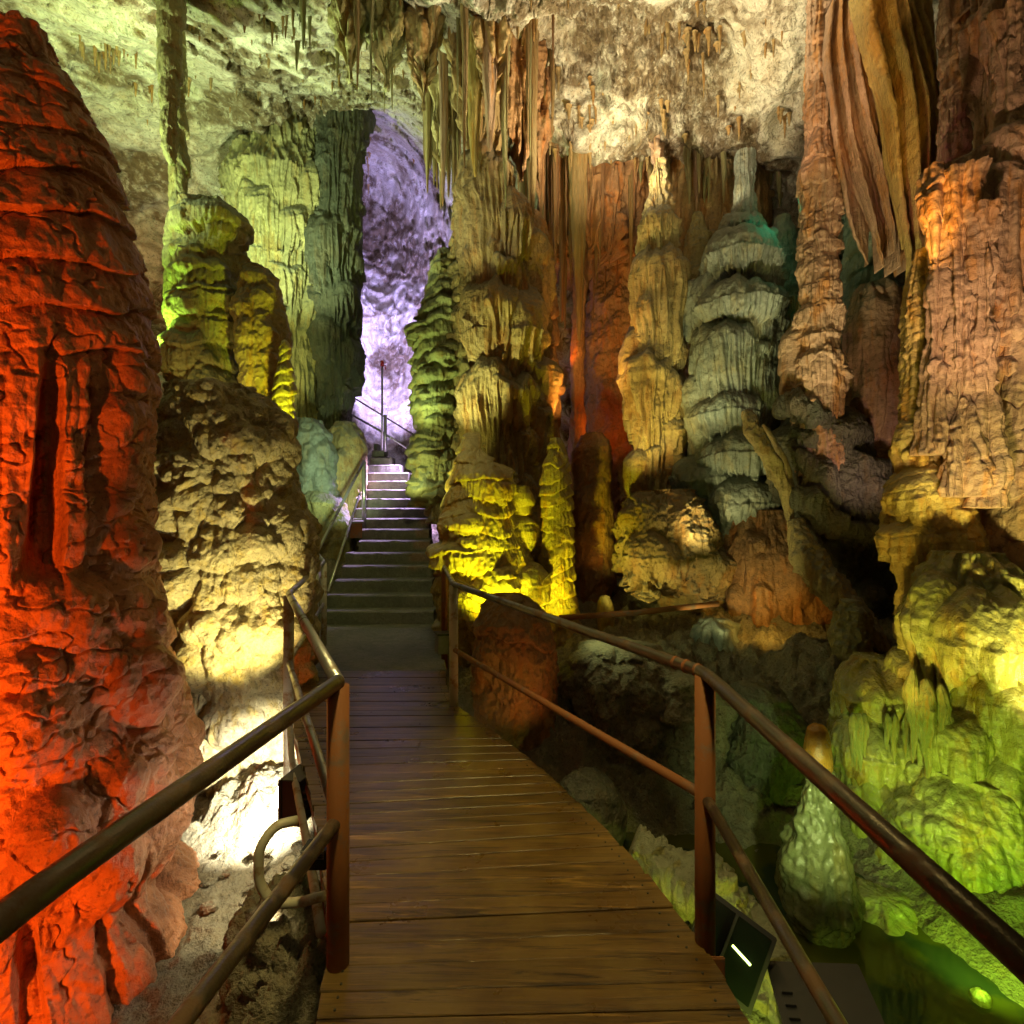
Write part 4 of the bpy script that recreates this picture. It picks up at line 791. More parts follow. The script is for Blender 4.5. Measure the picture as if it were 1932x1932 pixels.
def folds(name, label, d, lines, mat, seed, A=.16, thick=.05):
    """one hanging curtain: pleats stand out at each line and fall back between them; front and back faces, closed edges"""
    N = len(lines); T = np.linspace(0, 1, 300); rows = []
    for pl in lines:
        a = np.array(pl, float); t0 = np.linspace(0, 1, len(a)); m = np.gradient(a, t0, axis=0)
        k = np.clip(np.searchsorted(t0, T, side='right')-1, 0, len(a)-2); h = 1/(len(a)-1); q = ((T-t0[k])/h)[:, None]
        rows.append((2*q**3-3*q**2+1)*a[k] + (q**3-2*q**2+q)*h*m[k] + (-2*q**3+3*q**2)*a[k+1] + (q**3-q**2)*h*m[k+1])
    rows = np.array(rows); ns = (N-1)*26+1; sidx = np.linspace(0, N-1, ns); k = np.clip(sidx.astype(int), 0, N-2); f = (sidx-k)[:, None, None]
    UVD = rows[k]*(1-f)+rows[k+1]*f
    fr = np.minimum(f, 1-f)[..., 0]*2
    mid = sstep(0, 1, fr)
    ridge = (1-fr)**1.6
    notch = 1-.15*np.sin(mid*math.pi/2)
    dep = d + UVD[..., 2] - A*ridge*(1-.5*T[None]**2) + A*.5*fr
    vv = UVD[..., 1]; top = vv[:, :1]; vv = top + (vv-top)*notch
    X = (UVD[..., 0]-F)/F*d; Z = EYE-(vv-F)/F*d
    nz_ = noise(X*9+seed, dep*3, Z*1.2); X = X + .02*nz_; dep = dep + .045*noise(X*6, Z*.8+seed, dep*0) + .02*np.abs(noise(X*22, Z*1.5, dep*0+seed)) + .008*noise(X*14, Z*14, dep)
    front = np.stack([X, dep, Z], -1); back = np.stack([X, dep+thick*(1.6-1.2*T[None]**3), Z], -1)
    V = np.concatenate([front, back[::-1]], 0); V = np.concatenate([V.mean(0, keepdims=True)*0+V[:, :1], V, V[:, -1:]], 1) if False else V
    V[:, -1, 1] = V[:, -1, 1].mean()*.0 + d + UVD[0, -1, 2]
    o0 = V[0, -1].copy(); o = link(name, grid_mesh(name, (V-o0)[::-1], closed=True), mat, None, tuple(o0)); tag(o, label, 'curtain', None, 'thing')
    return o
folds('dark_curtain', 'dark mauve hanging curtain with fine pleats right of the ringed column', 5.4,
      [[(1596, -40, .3), (1592, 90, .3), (1606, 250, .3), (1632, 380, .3), (1668, 480, .3)],
       [(1604, -40, .2), (1602, 70, .2), (1620, 210, .2), (1656, 370, .2), (1688, 492, .2)],
       [(1612, -40, .1), (1612, 60, .1), (1640, 200, .1), (1675, 340, .1), (1698, 470, .1)],
       [(1622, -40, .1), (1624, 60, .1), (1655, 180, .1), (1690, 330, .1), (1708, 500, .1)],
       [(1634, -40, .05), (1640, 60, .05), (1668, 170, .05), (1700, 300, .05), (1716, 460, .05)],
       [(1646, -40, .05), (1658, 60, .05), (1688, 190, .05), (1712, 330, .05), (1726, 500, .05)]], M['rose'], 50, A=.13)
folds('orange_curtain', 'bright orange hanging curtain with long pleats beside the rose column', 5.0,
      [[(1622, -40, .1), (1646, 80, .1), (1676, 220, .1), (1700, 380, .1), (1722, 530, .1)],
       [(1645, -40, 0), (1672, 90, 0), (1698, 220, 0), (1714, 380, 0), (1734, 556, 0)],
       [(1665, -40, 0), (1695, 110, 0), (1722, 230, 0), (1734, 380, 0), (1748, 548, 0)],
       [(1690, -40, .1), (1722, 110, .05), (1744, 220, .05), (1752, 330, .05), (1756, 470, .05)],
       [(1716, -40, .15), (1742, 90, .1), (1757, 180, .1), (1762, 250, .1), (1764, 340, .1)],
       [(1752, -40, .2), (1764, 80, .2), (1770, 160, .2), (1772, 240, .2), (1774, 300, .2)]], M['gold'], 60, A=.22)
sweep_obj('gnarled_rib', 'pale gnarled branch like rib crossing the dark rocks', 'flowstone rib', M['cream'], [(1408, 775, 6.0), (1422, 815, 5.9), (1445, 850, 5.8), (1462, 885, 5.8), (1482, 930, 5.8), (1492, 990, 5.8)], [.05, .10, .075, .09, .07, .03], noise_amp=.10, kn=9, flute=.35, n=48)
sweep_obj('thin_rib', 'thinner twisted pale rib just right of the gnarled one', 'flowstone rib', M['cream'], [(1440, 800, 6.1), (1470, 850, 6.0), (1490, 900, 5.95), (1500, 950, 5.9)], [.02, .04, .035, .02], noise_amp=.10, kn=9, flute=.3)
for i, (pts, lb) in enumerate([([(1460, 780, 6.2), (1500, 765, 6.0), (1540, 790, 5.9), (1580, 830, 5.9)], 'dark gnarled arch over the shadowed recess'), ([(1500, 850, 5.9), (1545, 900, 5.8), (1560, 960, 5.8), (1600, 1000, 5.8)], 'dark gnarled limb sagging below the arch'),
                               ([(1480, 930, 5.85), (1530, 950, 5.7), (1580, 990, 5.6), (1650, 1010, 5.6)], 'dark gnarled limb reaching right to the golden spill')]):
    sweep_obj('gnarled_rock', lb, 'gnarled rock', M['dark'], pts, [.06, .17, .15, .06], noise_amp=.13, kn=5, flute=.3, n=44)
sweep_obj('striped_ridge', 'striped pale ridge running down the dark rocks to the orange wall', 'flowstone ridge', M['cream'], [(1500, 980, 5.7), (1530, 1060, 5.5), (1580, 1120, 5.3), (1640, 1190, 5.1), (1670, 1230, 5.0)], [.08, .16, .15, .12, .05], noise_amp=.09, kn=7, flute=.5, n=64)

# ------------------------------------------------------------------ stalactites: a few master meshes, copied
def stalactite_mesh(seed, tip=.18):
    n, m = 44, 150; a = np.linspace(0, 2*math.pi, n, endpoint=False); t = np.linspace(0, 1, m)
    A, T = np.meshgrid(a, t, indexing='ij')
    r = .5*(1-T)**.55*(1-.35*T) + tip*.5*(1-T)**.25
    r = r*(1 + .30*noise(np.cos(A)*1.6+seed, np.sin(A)*1.6, T*3) + .16*(np.abs(noise(np.cos(A)*4, np.sin(A)*4+seed, T*4))*2-.4) + .07*noise(np.cos(A)*3, np.sin(A)*3, T*26+seed))
    r[:, -1] = 0; r[:, 0] = r[:, 0]*1.4
    r = r*(1+.22*noise(T*7+seed*2, T*0, T*0)) + .10*np.maximum(0, noise(np.cos(A)*1.2+seed, np.sin(A)*1.2, T*9))*(1-T)
    x = np.cos(A)*r + .30*noise(T*2+seed, T*0, T*0); y = np.sin(A)*r + .18*noise(T*2+seed+9, T*0, T*0)
    return grid_mesh('stalactite', np.stack([x, y, -T], -1)[::-1], closed=True)
SM = [stalactite_mesh(i*3.7, .1+.25*(i % 4)/3) for i in range(10)]
def rounded_top(me):
    n = len(me.vertices); c = np.empty(n*3, np.float32); me.vertices.foreach_get('co', c); c = c.reshape(-1, 3)
    k = np.sqrt(np.clip(-c[:, 2]/.30, 0, 1))*1.25; c[:, 0] *= k; c[:, 1] *= k; me.vertices.foreach_set('co', c.ravel()); me.update(); return me
rnd = random.Random(5)
_mesh_cache = {}
def stal(x, y, ztop, length, width, matn, label, group, rounded=False):
    k = rnd.randrange(len(SM))
    key = (k, matn, rounded)
    if key not in _mesh_cache:
        me = SM[k].copy(); me = rounded_top(me) if rounded else me; me.materials.append(M[matn]); _mesh_cache[key] = me
    o = bpy.data.objects.new('stalactite', _mesh_cache[key]); COL.objects.link(o)
    o.location = (x, y, ztop); o.scale = (width, width, length); o.rotation_euler = (0, 0, rnd.uniform(0, 6.28))
    tag(o, label, 'stalactite', group)
    return o
def px_stal(u, vt, vb, hw, d, matn, label, group=None, toceil=False, rounded=False):
    p = P(u, vt, d); zt = p.z; zb = P(u, vb, d).z
    if toceil: zt = max(zt, ceil_z(p.x, p.y)+.45)
    return stal(p.x, p.y, zt, zt-zb, 2*hw/F*d, matn, label, group, rounded)
# named singles in the middle
px_stal(782+113, 90, 335, 20, 7.0, 'gold', 'long bright yellow stalactite left of the central column', toceil=True)
px_stal(925, 70, 285, 19, 6.8, 'rose', 'thick pinkish grey pointed stalactite above the central column', toceil=True)
px_stal(952, 180, 395, 10, 6.9, 'olive', 'narrow grey green stalactite touching the fluted skirt', toceil=True)
px_stal(1092, 300, 645, 13, 8.7, 'brown', 'longest brown stalactite hanging before the orange cavity', toceil=True)
px_stal(1005, 200, 420, 10, 7.4, 'brown', 'thin brown stalactite just right of the central column', toceil=True)
px_stal(836, 235, 390, 9, 7.6, 'rose', 'tan stalactite beside the violet passage mouth', toceil=True)
# curtain of stalactites over the orange cavity
G1 = 'stalactites crowded over the orange cavity'
for i in range(74):
    u = rnd.uniform(985, 1245); dd = rnd.uniform(8.9, 9.9)
    vb = rnd.choice([rnd.uniform(380, 520), rnd.uniform(420, 640)])
    px_stal(u, 300, vb, rnd.uniform(3, 7.5), dd, rnd.choice(['rust', 'brown', 'rust', 'rust']), 'narrow rusty stalactite among the crowd over the orange cavity', G1, True)
G2 = 'stalactites above the central column'
for i in range(28):
    u = rnd.gauss(950, 55); vb = 120+280*rnd.random()**1.8; dd = rnd.uniform(6.6, 8.4)
    if u > 1060 or u < 855: continue
    px_stal(u, 0, vb, rnd.uniform(3, 9), dd, rnd.choice(['brown', 'olive', 'rust', 'brown']), 'slim brown stalactite in the cluster above the central column', G2, True)
G3 = 'dark stalactites left of centre on the ceiling'
for i in range(30):
    u = rnd.uniform(560, 880); vb = 50+170*rnd.random()**1.5; dd = rnd.uniform(6.4, 7.6)
    px_stal(u, 0, vb, rnd.uniform(3, 8), dd, rnd.choice(['olive', 'brown', 'olive']), 'dark olive stalactite on the ceiling left of the central cluster', G3, True)
G5 = 'stalactites fringing the mouth of the violet passage'
for i in range(22):
    u = rnd.uniform(800, 872); px_stal(u, 200, rnd.uniform(300, 400), rnd.uniform(4, 9), rnd.uniform(8.0, 9.4), rnd.choice(['cream', 'brown']), 'tan stalactite fringing the violet passage mouth', G5, True)
G6 = 'stalactites along the right ceiling lip'
for i in range(44):
    u = rnd.uniform(1200, 1510); px_stal(u, 260, rnd.uniform(300, 400), rnd.uniform(3, 9), rnd.uniform(8.2, 9.3), rnd.choice(['cream', 'rose', 'olive']), 'short pale stalactite along the lip of the right ceiling', G6, True)
G7 = 'long drips hanging from the yellow green ledges'
for (u, vt, vb, hw) in ((1722, 1300, 1440, 11), (1748, 1320, 1470, 14), (1775, 1330, 1440, 9), (1792, 1390, 1520, 13), (1812, 1400, 1560, 15), (1838, 1400, 1500, 10), (1856, 1410, 1575, 14), (1880, 1400, 1540, 12), (1902, 1420, 1590, 15), (1925, 1420, 1560, 12), (1868, 1330, 1420, 8)):
    px_stal(u, vt-40, vb, hw, 3.47-(u-1700)*.0010, 'wet', 'long wet drip hanging from the yellow green ledges above the pool', G7, rounded=True)
G8 = 'short drips under the mossy ledge'
for i in range(12):
    u = rnd.uniform(1592, 1715); px_stal(u, 1345, rnd.uniform(1410, 1460), rnd.uniform(4, 8), 3.56, 'wet', 'short green drip under the mossy ledge behind the smooth cone', G8, rounded=True)
# tiny ones scattered over the ceiling, too many to single out
def ceiling_fringe():
    src = SM[2]; nv = len(src.vertices); co = np.empty(nv*3, np.float32); src.vertices.foreach_get('co', co); co = co.reshape(-1, 3)
    co = co.reshape(44, 150, 3)[::4, ::10]; nu, nvv = co.shape[:2]
    idx = np.arange(nu*nvv).reshape(nu, nvv); b = np.roll(idx, -1, 0); q0 = np.stack([idx[:, :-1], b[:, :-1], b[:, 1:], idx[:, 1:]], -1).reshape(-1, 4)
    rs = np.random.RandomState(3); VV, QQ = [], []; n = 0
    cl = [(430, 60, 70, 18), (500, 45, 60, 20), (330, 170, 60, 50), (640, 300, 50, 30), (1090, 215, 80, 30), (1170, 250, 60, 30), (1330, 110, 90, 40), (1450, 200, 70, 40), (1400, 70, 80, 30), (760, 160, 90, 60), (560, 130, 90, 40),
          (1060, 110, 60, 60), (1240, 60, 60, 30), (190, 95, 40, 10), (1130, 300, 110, 12), (700, 60, 90, 50), (980, 80, 80, 70)]
    for (cu, cv, su, sv) in cl:
        for i in range(18):
            u, v = rs.normal(cu, su), rs.normal(cv, sv)
            if v > 420: continue
            p = ray_shell(u, v); L = rs.uniform(.10, .42); W = rs.uniform(.03, .07)
            c = co.reshape(-1, 3)*np.array([W, W, L]) + (p + np.array([0, 0, .12])); VV.append(c); QQ.append(q0+n); n += len(c)
    o = link('ceiling_straws', quad_mesh('ceiling_straws', np.concatenate(VV), np.concatenate(QQ)), M['brown'])
    tag(o, 'fringe of tiny dark straw stalactites scattered over the ceiling', 'straw stalactites', kind='stuff')
ceiling_fringe()

# ------------------------------------------------------------------ metal work
def tube_mesh(name, pts, r, n=18, bend=0.0):
    pts = [Vector(p) for p in pts]
    if bend:
        q = [pts[0]]
        for i in range(1, len(pts)-1):
            a, b, c = pts[i-1], pts[i], pts[i+1]
            d1, d2 = (a-b), (c-b); l = min(bend, d1.length*.45, d2.length*.45)
            s, e = b+d1.normalized()*l, b+d2.normalized()*l
            for k in range(6):
                t = k/5; q.append((1-t)**2*s + 2*t*(1-t)*b + t*t*e)
        q.append(pts[-1]); pts = q
    C_ = np.array([list(p) for p in pts]); tan = np.gradient(C_, axis=0); tan /= np.linalg.norm(tan, axis=1, keepdims=True)
    V = np.zeros((n, len(C_)+2, 3)); up = np.array([0, 0, 1.0]) if abs(tan[0, 2]) < .9 else np.array([1.0, 0, 0])
    for i, (c, t_) in enumerate(zip(C_, tan)):
        s = np.cross(t_, up); s /= np.linalg.norm(s); f = np.cross(s, t_); up = f
        for k in range(n):
            a = 2*math.pi*k/n; V[k, i+1] = c + r*(math.cos(a)*s + math.sin(a)*f)
    V[:, 0] = C_[0]; V[:, -1] = C_[-1]
    me = grid_mesh(name, V, closed=True, smooth=True)
    return me
def tube(name, pts, r, mat, parent, bend=0.0, n=18):
    loc = parent.location if parent is not None else Vector((0, 0, 0))
    me = tube_mesh(name, [Vector(p)-loc for p in pts], r, n, bend)
    me.materials.append(mat); o = bpy.data.objects.new(name, me); COL.objects.link(o)
    if parent is not None: o.parent = parent
    return o
def box_mesh(name, sx, sy, sz, bev=.004):
    import bmesh
    bm = bmesh.new(); bmesh.ops.create_cube(bm, size=1)
    bmesh.ops.scale(bm, vec=(sx, sy, sz), verts=bm.verts)
    if bev: bmesh.ops.bevel(bm, geom=bm.edges[:], offset=bev, segments=2, affect='EDGES')
    me = bpy.data.meshes.new(name); bm.to_mesh(me); bm.free(); return me
def box(name, size, loc, mat, parent=None, rot=(0, 0, 0), bev=.004):
    o = link(name, box_mesh(name, *size, bev=bev), mat, parent, loc); o.rotation_euler = rot; return o

TR, MR, PR = .0235, .0195, .037
# right railing
rr = empty('railing', (.72, 1.91, 0)); tag(rr, 'rust brown tube railing along the right edge of the wooden walkway', 'railing')
A0, A1, A2, A3 = (-.74, 5.6, 1.0), (-.484, 4.25, 1.0), (.72, 1.91, 1.0), (.655, -.35, 1.0)
tube('top_rail', [A0, A1, A2, A3], TR, M['steel'], rr, bend=.06)
def at(a, z): return (a[0], a[1], z)
tube('mid_rail', [at(A1, .46), at(A2, .54)], MR, M['rustpost'], rr)
tube('mid_rail', [at(A2, .54), (.70, 1.1, .5), at(A3, .5)], MR, M['steel'], rr, bend=.05)
for a in (A1, A2, A3): tube('post', [at(a, -.35), at(a, .99)], PR, M['rustpost'] if a is A2 else M['paint'], rr)
tube('post', [at(A0, -.3), at(A0, .99)], PR*.9, M['rustpost'], rr)
for dx in (-.10, -.06, -.02):
    q = Vector(A2) + (Vector(A1)-Vector(A2)).normalized()*abs(dx)*1.4; q2 = q + (Vector(A1)-Vector(A2)).normalized()*.012
    tube('weld_collar', [q, q2], TR*1.12, M['rustpost'], rr)
for a in (A1, A2):
    box('base_plate', (.15, .012, .10), (a[0]-.72-.02, a[1]-1.91-.045, -.07), M['rustpost'], rr)
# left railing
lr = empty('railing', (-.63, 1.81, 0)); tag(lr, 'grey tube railing along the left edge of the walkway past the floodlight', 'railing')
B0, B1, B2, B3, B4 = (-.76, -.35, 1.0), (-.75, .8, 1.0), (-.615, 1.81, 1.0), (-1.64, 3.76, 1.0), (-2.27, 6.17, 1.0)
B5, B6 = (-2.86, 7.5, 1.0), (-2.66, 9.2, 2.52)
tube('top_rail', [B0, B1, B2], TR*1.1, M['steel'], lr, bend=.08)
tube('top_rail', [B2, B3, B4, B5, B6], TR, M['bright'], lr, bend=.07)
tube('mid_rail', [at(B0, .5), at(B1, .5), at(B2, .515)], TR, M['steel'], lr, bend=.05)
tube('mid_rail', [at(B2, .515), at(B3, .5)], MR, M['bright'], lr)
tube('mid_rail', [at(B3, .5), at(B4, .5)], MR, M['bright'], lr)
tube('mid_rail', [(-2.3, 6.4, .60), (-2.72, 9.15, 1.93)], MR, M['bright'], lr)
tube('post', [(-.615, 1.81, -.3), (-.615, 1.81, .985)], PR*1.05, M['rustpost'], lr)
tube('post', [at(B3, -.6), at(B3, .985)], PR, M['paint'], lr)
tube('post', [at(B4, -.2), at(B4, .985)], PR, M['paint'], lr)
tube('post', [at(B5, -.2), at(B5, .985)], PR*.8, M['paint'], lr)
tube('post', [(-2.66, 9.2, 1.3), (-2.66, 9.2, 2.5)], PR, M['bright'], lr)
q = Vector(B2).lerp(Vector(B3), .5); q2 = Vector(B2).lerp(Vector(B3), .506); tube('sleeve', [q, q2], TR*1.12, M['steel'], lr)
# rear railing and pole by the upper landing
rb = empty('railing', tuple(P(652, 745, 11.6))); tag(rb, 'thin violet lit handrail crossing the top of the stairs', 'railing')
tube('top_rail', [P(640, 738, 11.6), P(657, 744, 11.6), P(790, 826, 11.6)], .018, M['steel'], rb)
tube('top_rail', [P(645, 772, 11.2), P(716, 812, 11.2), P(790, 860, 11.2)], .024, M['bright'], rb)
tube('post', [P(727, 783, 11.1), P(727, 852, 11.1)], .035, M['bright'], rb)
pl = empty('warning_pole', tuple(P(721, 850, 11.0))); tag(pl, 'tall thin pole with a small red cap at the top of the stairs', 'pole')
tube('shaft', [P(721, 850, 11.0), P(721, 690, 11.0)], .022, M['bright'], pl)
tube('cap', [P(721, 691, 11.0), P(721, 681, 11.0)], .04, M['redcap'], pl)
tube('hook', [P(721, 688, 11.0), P(727, 690, 10.95), P(727, 697, 10.9)], .010, M['redcap'], pl)
# old bar across the hollow
br = empty('rusty_bar', tuple(P(1060, 1166, 5.4))); tag(br, 'dark rusty bar lying across the hollow behind the right railing', 'bar')
tube('bar', [P(1055, 1166, 5.4), P(1200, 1156, 5.45), P(1355, 1139, 5.5)], .030, M['rustpost'], br)

# ------------------------------------------------------------------ deck
RE = [(4.0*-.0+.78, .3), (.76, 1.2), (.752, 1.6), (.70, 1.92), (.572, 2.36), (.387, 2.79), (.117, 3.33), (-.46, 4.25), (-.60, 4.7), (-.67, 5.2)]
LE = [(-.66, .3), (-.63, 1.2), (-.62, 1.6), (-.66, 1.85), (-.79, 2.15), (-.92, 2.44), (-1.14, 2.9), (-1.5, 3.56), (-1.82, 4.19), (-1.98, 4.7), (-2.05, 5.2)]
def edge(E):
    ys = np.array([e[1] for e in E]); xs = np.array([e[0] for e in E])
    return lambda y: float(np.interp(y, ys, xs))
def deck():
    root = empty('wooden_walkway', (0, 1.5, 0)); tag(root, 'worn brown plank walkway leading to the stairs', 'walkway')
    fl, fr = edge(LE), edge(RE); y = .35; k = 0; r = random.Random(2)
    while y < 5.15:
        wd = r.uniform(.088, .112); gap = r.uniform(.002, .005)
        def line(yy):
            s = .10*math.exp(-((yy-2.7)/.9)**2)      # boards fan slightly in the bend
            xl = fl(yy)-.01; xr = fr(yy)+.01
            for _ in range(3):
                xl = fl(yy+s*(xl)); xr = fr(yy+s*(xr))
            j = r.uniform(-.012, .006)
            return (xl-j, yy+s*xl), (xr+j, yy+s*xr)
        a, b = line(y); c, d_ = line(min(y+wd, 5.17)-gap)
        zt = r.uniform(-.0025, .0025); cx, cy_ = (a[0]+b[0])/2, y
        n = 14; V = []
        prof = [(0, -.035), (0, -.003), (.03, 0), (.5, .001), (.97, 0), (1, -.003), (1, -.035), (0, -.035)]
        G = np.zeros((n, len(prof), 3))
        for i in range(n):
            t = i/(n-1)
            p0 = np.array([a[0]+(b[0]-a[0])*t, a[1]+(b[1]-a[1])*t]); p1 = np.array([c[0]+(d_[0]-c[0])*t, c[1]+(d_[1]-c[1])*t])
            for jx, (s, z) in enumerate(prof):
                q = p0+(p1-p0)*s; G[i, jx] = (q[0], q[1]-1.5, z+zt)
        me = grid_mesh('plank', G, smooth=False)
        # end caps
        import bmesh
        bm = bmesh.new(); bm.from_mesh(me); bmesh.ops.remove_doubles(bm, verts=bm.verts, dist=1e-5); bmesh.ops.holes_fill(bm, edges=[e for e in bm.edges if e.is_boundary]); bmesh.ops.recalc_face_normals(bm, faces=bm.faces); bm.to_mesh(me); bm.free()
        pk = link('plank', me, M['wood'], root)
        import bmesh as _b
        bm = _b.new(); bm.from_mesh(me); nf = len(bm.faces)
        for q in (.045, .955):
            for s2 in (.25, .75):
                p0 = np.array([a[0]+(b[0]-a[0])*q, a[1]+(b[1]-a[1])*q]); p1 = np.array([c[0]+(d_[0]-c[0])*q, c[1]+(d_[1]-c[1])*q]); pp = p0+(p1-p0)*s2
                _b.ops.create_cone(bm, cap_ends=True, segments=10, radius1=.005, radius2=.004, depth=.006, matrix=Matrix.Translation((pp[0]+r.uniform(-.01, .01), pp[1]-1.5, zt+.0012)))
        bm.faces.ensure_lookup_table()
        for f in bm.faces[nf:]: f.material_index = 1
        bm.to_mesh(me); bm.free(); me.materials.append(M['darkcable'])
        y += wd; k += 1
    for side, E in ((-1, LE), (1, RE)):
        pts = [(x - side*.05, yy, -.09) for x, yy in E]
        tube('edge_beam', pts, .045, M['rustpost'], root, n=8)
deck()
# landing slab + stairs
def slab(name, x0l, x0r, x1l, x1r, y0, y1, z, th, mat, parent, seed=0):
    nx, ny = 40, max(4, int((y1-y0)/.03)); G = np.zeros((nx, ny+4, 3))
    for i in range(nx):
        t = i/(nx-1)
        for j in range(ny):
            s = j/(ny-1); x = (x0l+(x0r-x0l)*t)*(1-s)+(x1l+(x1r-x1l)*t)*s; y = y0+(y1-y0)*s
            wear = .012*math.exp(-s*14)*(1+.8*math.sin(t*9+seed*2.1)+.5*math.sin(t*23+seed))
            G[i, j+2] = (x, y, z-wear)
        xf = x0l+(x0r-x0l)*t; fw = .012*math.sin(t*7+seed)+.008*math.sin(t*19+seed*3)
        G[i, 0] = (xf, y0+.012, z-th); G[i, 1] = (xf, y0-.004+fw*.4, z-.022); G[i, 2, 1] = y0+.008+fw*.4; G[i, 2, 2] -= .004
        G[i, ny+2] = (x1l+(x1r-x1l)*t, y1, z-.03); G[i, ny+3] = (x1l+(x1r-x1l)*t, y1, z-th)
    G += np.random.RandomState(seed).normal(0, .0012, G.shape)
    o = parent.location
    me = grid_mesh(name, G-np.array([o.x, o.y, o.z]), smooth=False)
    import bmesh
    bm = bmesh.new(); bm.from_mesh(me); ret = bmesh.ops.holes_fill(bm, edges=[e for e in bm.edges if e.is_boundary]); bmesh.ops.recalc_face_normals(bm, faces=bm.faces); bm.to_mesh(me); bm.free()
    link(name, me, mat, parent)
st_ = empty('stone_staircase', (-1.9, 7.2, 0)); tag(st_, 'narrow concrete staircase climbing from the walkway to the violet passage', 'staircase')
slab('landing', -2.06, -.66, -2.75, -1.07, 5.18, 7.32, -.004, .4, M['concrete'], st_, 1)
LX = {1: -2.74, 2: -2.66, 3: -2.62, 4: -2.60, 5: -2.64, 6: -2.5, 7: -2.62}
for n_ in range(1, 18):
    y0 = 7.32+.27*(n_-1)+(.02 if n_ > 3 else 0); z = .186*n_
    xl = LX.get(n_, -2.78 - .03*(n_-8)); xr = -1.12 - .055*(n_-1) - (.06*(n_-9)*(1 if n_ > 9 else 0)); xr = xr - (.12*(n_-12) if n_ > 12 else 0)
    slab('step', xl-.1, xr, xl-.1, xr, y0, y0+.34, z, .30, M['concrete'], st_, n_)

# ------------------------------------------------------------------ lamps' housings and small fittings
fl = empty('floodlight', tuple(P(566, 1500, 3.2))); tag(fl, 'black floodlight glaring white on the outside of the left railing', 'floodlight')
fl.rotation_euler = (math.radians(0), 0, math.radians(78)); fl.scale = (1.15, 1.15, 1.15)
box('housing', (.17, .12, .24), (0, 0, 0), M['black'], fl)
_a = np.linspace(0, 2*math.pi, 28, endpoint=False); _t = np.linspace(0, math.pi, 15); _A, _T = np.meshgrid(_a, _t, indexing='ij')
link('lens', grid_mesh('lens', np.stack([.080*np.sin(_T)*np.cos(_A), .055+.075*np.cos(_T), .105*np.sin(_T)*np.sin(_A)], -1), closed=True), M['glow'], fl)
box('reflector_rim', (.19, .02, .24), (0, .058, 0), M['black'], fl)
for i in range(5): box('cooling_fin', (.15, .03, .006), (0, -.07, -.08+i*.035), M['black'], fl, bev=.001)
jb = empty('ballast_box', tuple(P(598, 1612, 2.0))); tag(jb, 'small black ribbed ballast box clipped below the floodlight', 'electrical box')
box('case', (.10, .08, .075), (0, 0, 0), M['black'], jb)
for i in range(4): box('rib', (.085, .006, .005), (0, -.043, .012+i*.009), M['box'], jb, bev=.001)
cd = empty('bent_conduit', tuple(P(600, 1690, 2.05))); tag(cd, 'pale bent conduit looping out from the left edge of the walkway', 'conduit')
tube('pipe', [P(560, 1548, 2.15), P(520, 1556, 2.1), P(488, 1600, 2.05), P(488, 1665, 2.05), P(512, 1704, 2.05), P(560, 1704, 2.05), P(612, 1690, 2.05)], .019, M['paint'], cd, bend=.05)
sb = empty('steel_strip', tuple(P(560, 1335, 3.7))); tag(sb, 'pale painted steel strip under the left railing lit by the floodlight', 'steel strip')
tube('strip', [P(545, 1340, 3.7), P(552, 1450, 3.3), P(585, 1620, 2.4), P(606, 1760, 2.0)], .02, M['paint'], sb)
gl = empty('wall_lamp', tuple(P(672, 1000, 8.9))); tag(gl, 'small dark box lamp at the foot of the stair railing post', 'box lamp')
box('body', (.20, .16, .26), (0, 0, 0), M['rustpost'], gl, rot=(.1, 0, .3)); box('lid', (.24, .20, .03), (0, 0, .145), M['box'], gl, rot=(.1, 0, .3))
g2 = empty('floor_lamp', tuple(P(838, 1213, 5.3))); tag(g2, 'small grey box lamp beside the foot of the far right railing post', 'box lamp')
box('body', (.16, .14, .20), (0, 0, 0), M['box'], g2, rot=(0, .05, .4)); box('rim', (.18, .16, .02), (0, 0, .10), M['black'], g2, rot=(0, .05, .4))
cb_ = empty('loose_cables', tuple(P(870, 1110, 4.9))); tag(cb_, 'thin yellow lit cables slung between the far right post and the mounds', 'cables')
for pts in ([(862, 1092, 4.6), (900, 1112, 5.0), (945, 1130, 5.4), (985, 1128, 5.8)], [(868, 1118, 4.6), (905, 1140, 5.0), (950, 1150, 5.4)], [(866, 1148, 4.6), (900, 1158, 4.9), (940, 1160, 5.3)], [(985, 1130, 5.8), (1020, 1100, 6.0), (1060, 1062, 6.2)]):
    tube('cable', [P(*p) for p in pts], .004, M['cable'], cb_, bend=.2, n=6)
ul = empty('sunken_floodlight', tuple(P(1375, 1790, 2.2))); tag(ul, 'dark glass floodlight with one bright slit below the right edge of the walkway', 'floodlight')
ul.rotation_euler = (math.radians(-38), math.radians(24), math.radians(-28))
box('housing', (.30, .07, .30), (0, .03, 0), M['black'], ul); box('glass', (.26, .012, .26), (0, -.012, 0), M['glass'], ul, bev=.002)
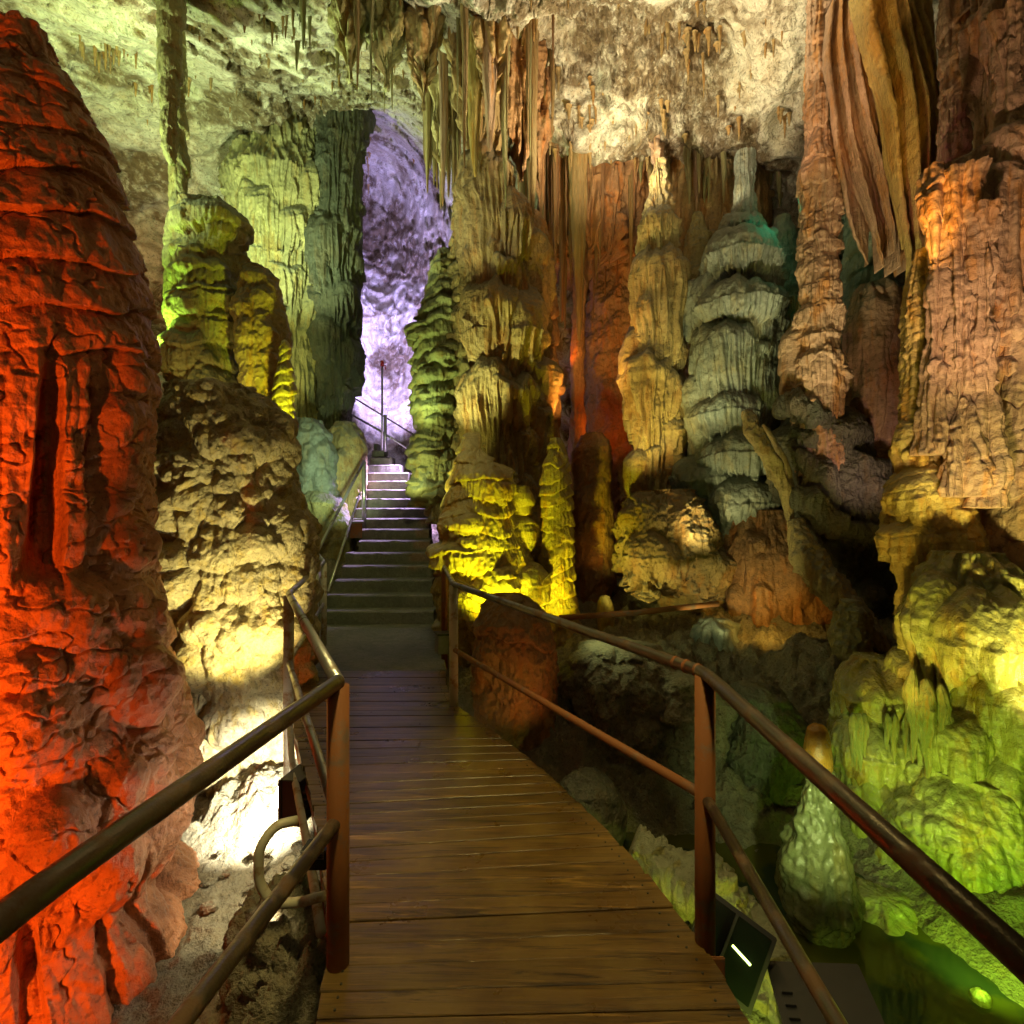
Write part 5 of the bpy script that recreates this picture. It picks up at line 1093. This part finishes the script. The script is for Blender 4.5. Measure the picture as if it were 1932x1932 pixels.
box('lit_slit', (.085, .010, .009), (.045, -.024, .01), M['tube_glow'], ul, rot=(0, math.radians(12), 0), bev=.001); box('frame_bar', (.012, .012, .26), (-.02, -.026, 0), M['black'], ul, bev=.001)
eb = empty('metal_cabinet', tuple(P(1560, 1925, 2.05))); tag(eb, 'dark rusty metal cabinet standing in the pool below the right railing', 'cabinet')
eb.rotation_euler = (math.radians(6), math.radians(-10), math.radians(-14))
box('case', (.34, .26, .22), (0, 0, -.02), M['black'], eb); box('lid', (.36, .28, .02), (0, 0, .10), M['black'], eb)
for i in range(3): box('latch', (.04, .012, .012), (-.13, -.10+i*.05, .117), M['black'], eb, bev=.001)
sweep_obj('rock_ledge', 'arched yellow green lit rock ledge just under the walkway edge', 'rock ledge', M['olive'], [(1190, 1600, 2.9), (1300, 1665, 2.8), (1390, 1760, 2.7), (1440, 1860, 2.55), (1440, 1960, 2.4)], [.10, .17, .17, .18, .12], noise_amp=.13, kn=7, n=60, flute=.4)
sweep_obj('rubble_ridge', 'grey crumbling rubble bank beside the left edge of the walkway', 'rubble bank', M['floor'], [(520, 1720, 2.9), (540, 1800, 2.4), (560, 1900, 2.1), (540, 2000, 1.9)], [.16, .22, .23, .2], noise_amp=.15, kn=8, n=90, flute=.3)
def pebbles():
    r = random.Random(9)
    for i in range(26):
        u, v = r.uniform(370, 590), r.uniform(1640, 1790); z = -1.05; d = (EYE-z)*F/(v-F); x = (u-F)/F*d
        z = float(floor_f(x, d)); s = r.uniform(.02, .06)
        a = np.linspace(0, 2*math.pi, 14, endpoint=False); e = np.linspace(-math.pi/2, math.pi/2, 9); A, E = np.meshgrid(a, e, indexing='ij')
        D = np.stack([np.cos(A)*np.cos(E), np.sin(A)*np.cos(E), np.sin(E)*.6], -1); rr_ = s*(1+.5*noise(D[..., 0]*1.5+i, D[..., 1]*1.5, D[..., 2]*1.5))
        o = link('loose_stone', grid_mesh('loose_stone', D*rr_[..., None], closed=True, smooth=False), M['floor'], None, (x, d, z+.06))
        tag(o, 'small loose stone lying in the floodlit rubble beside the walkway', 'stone', 'loose stones in the floodlit rubble')
pebbles()
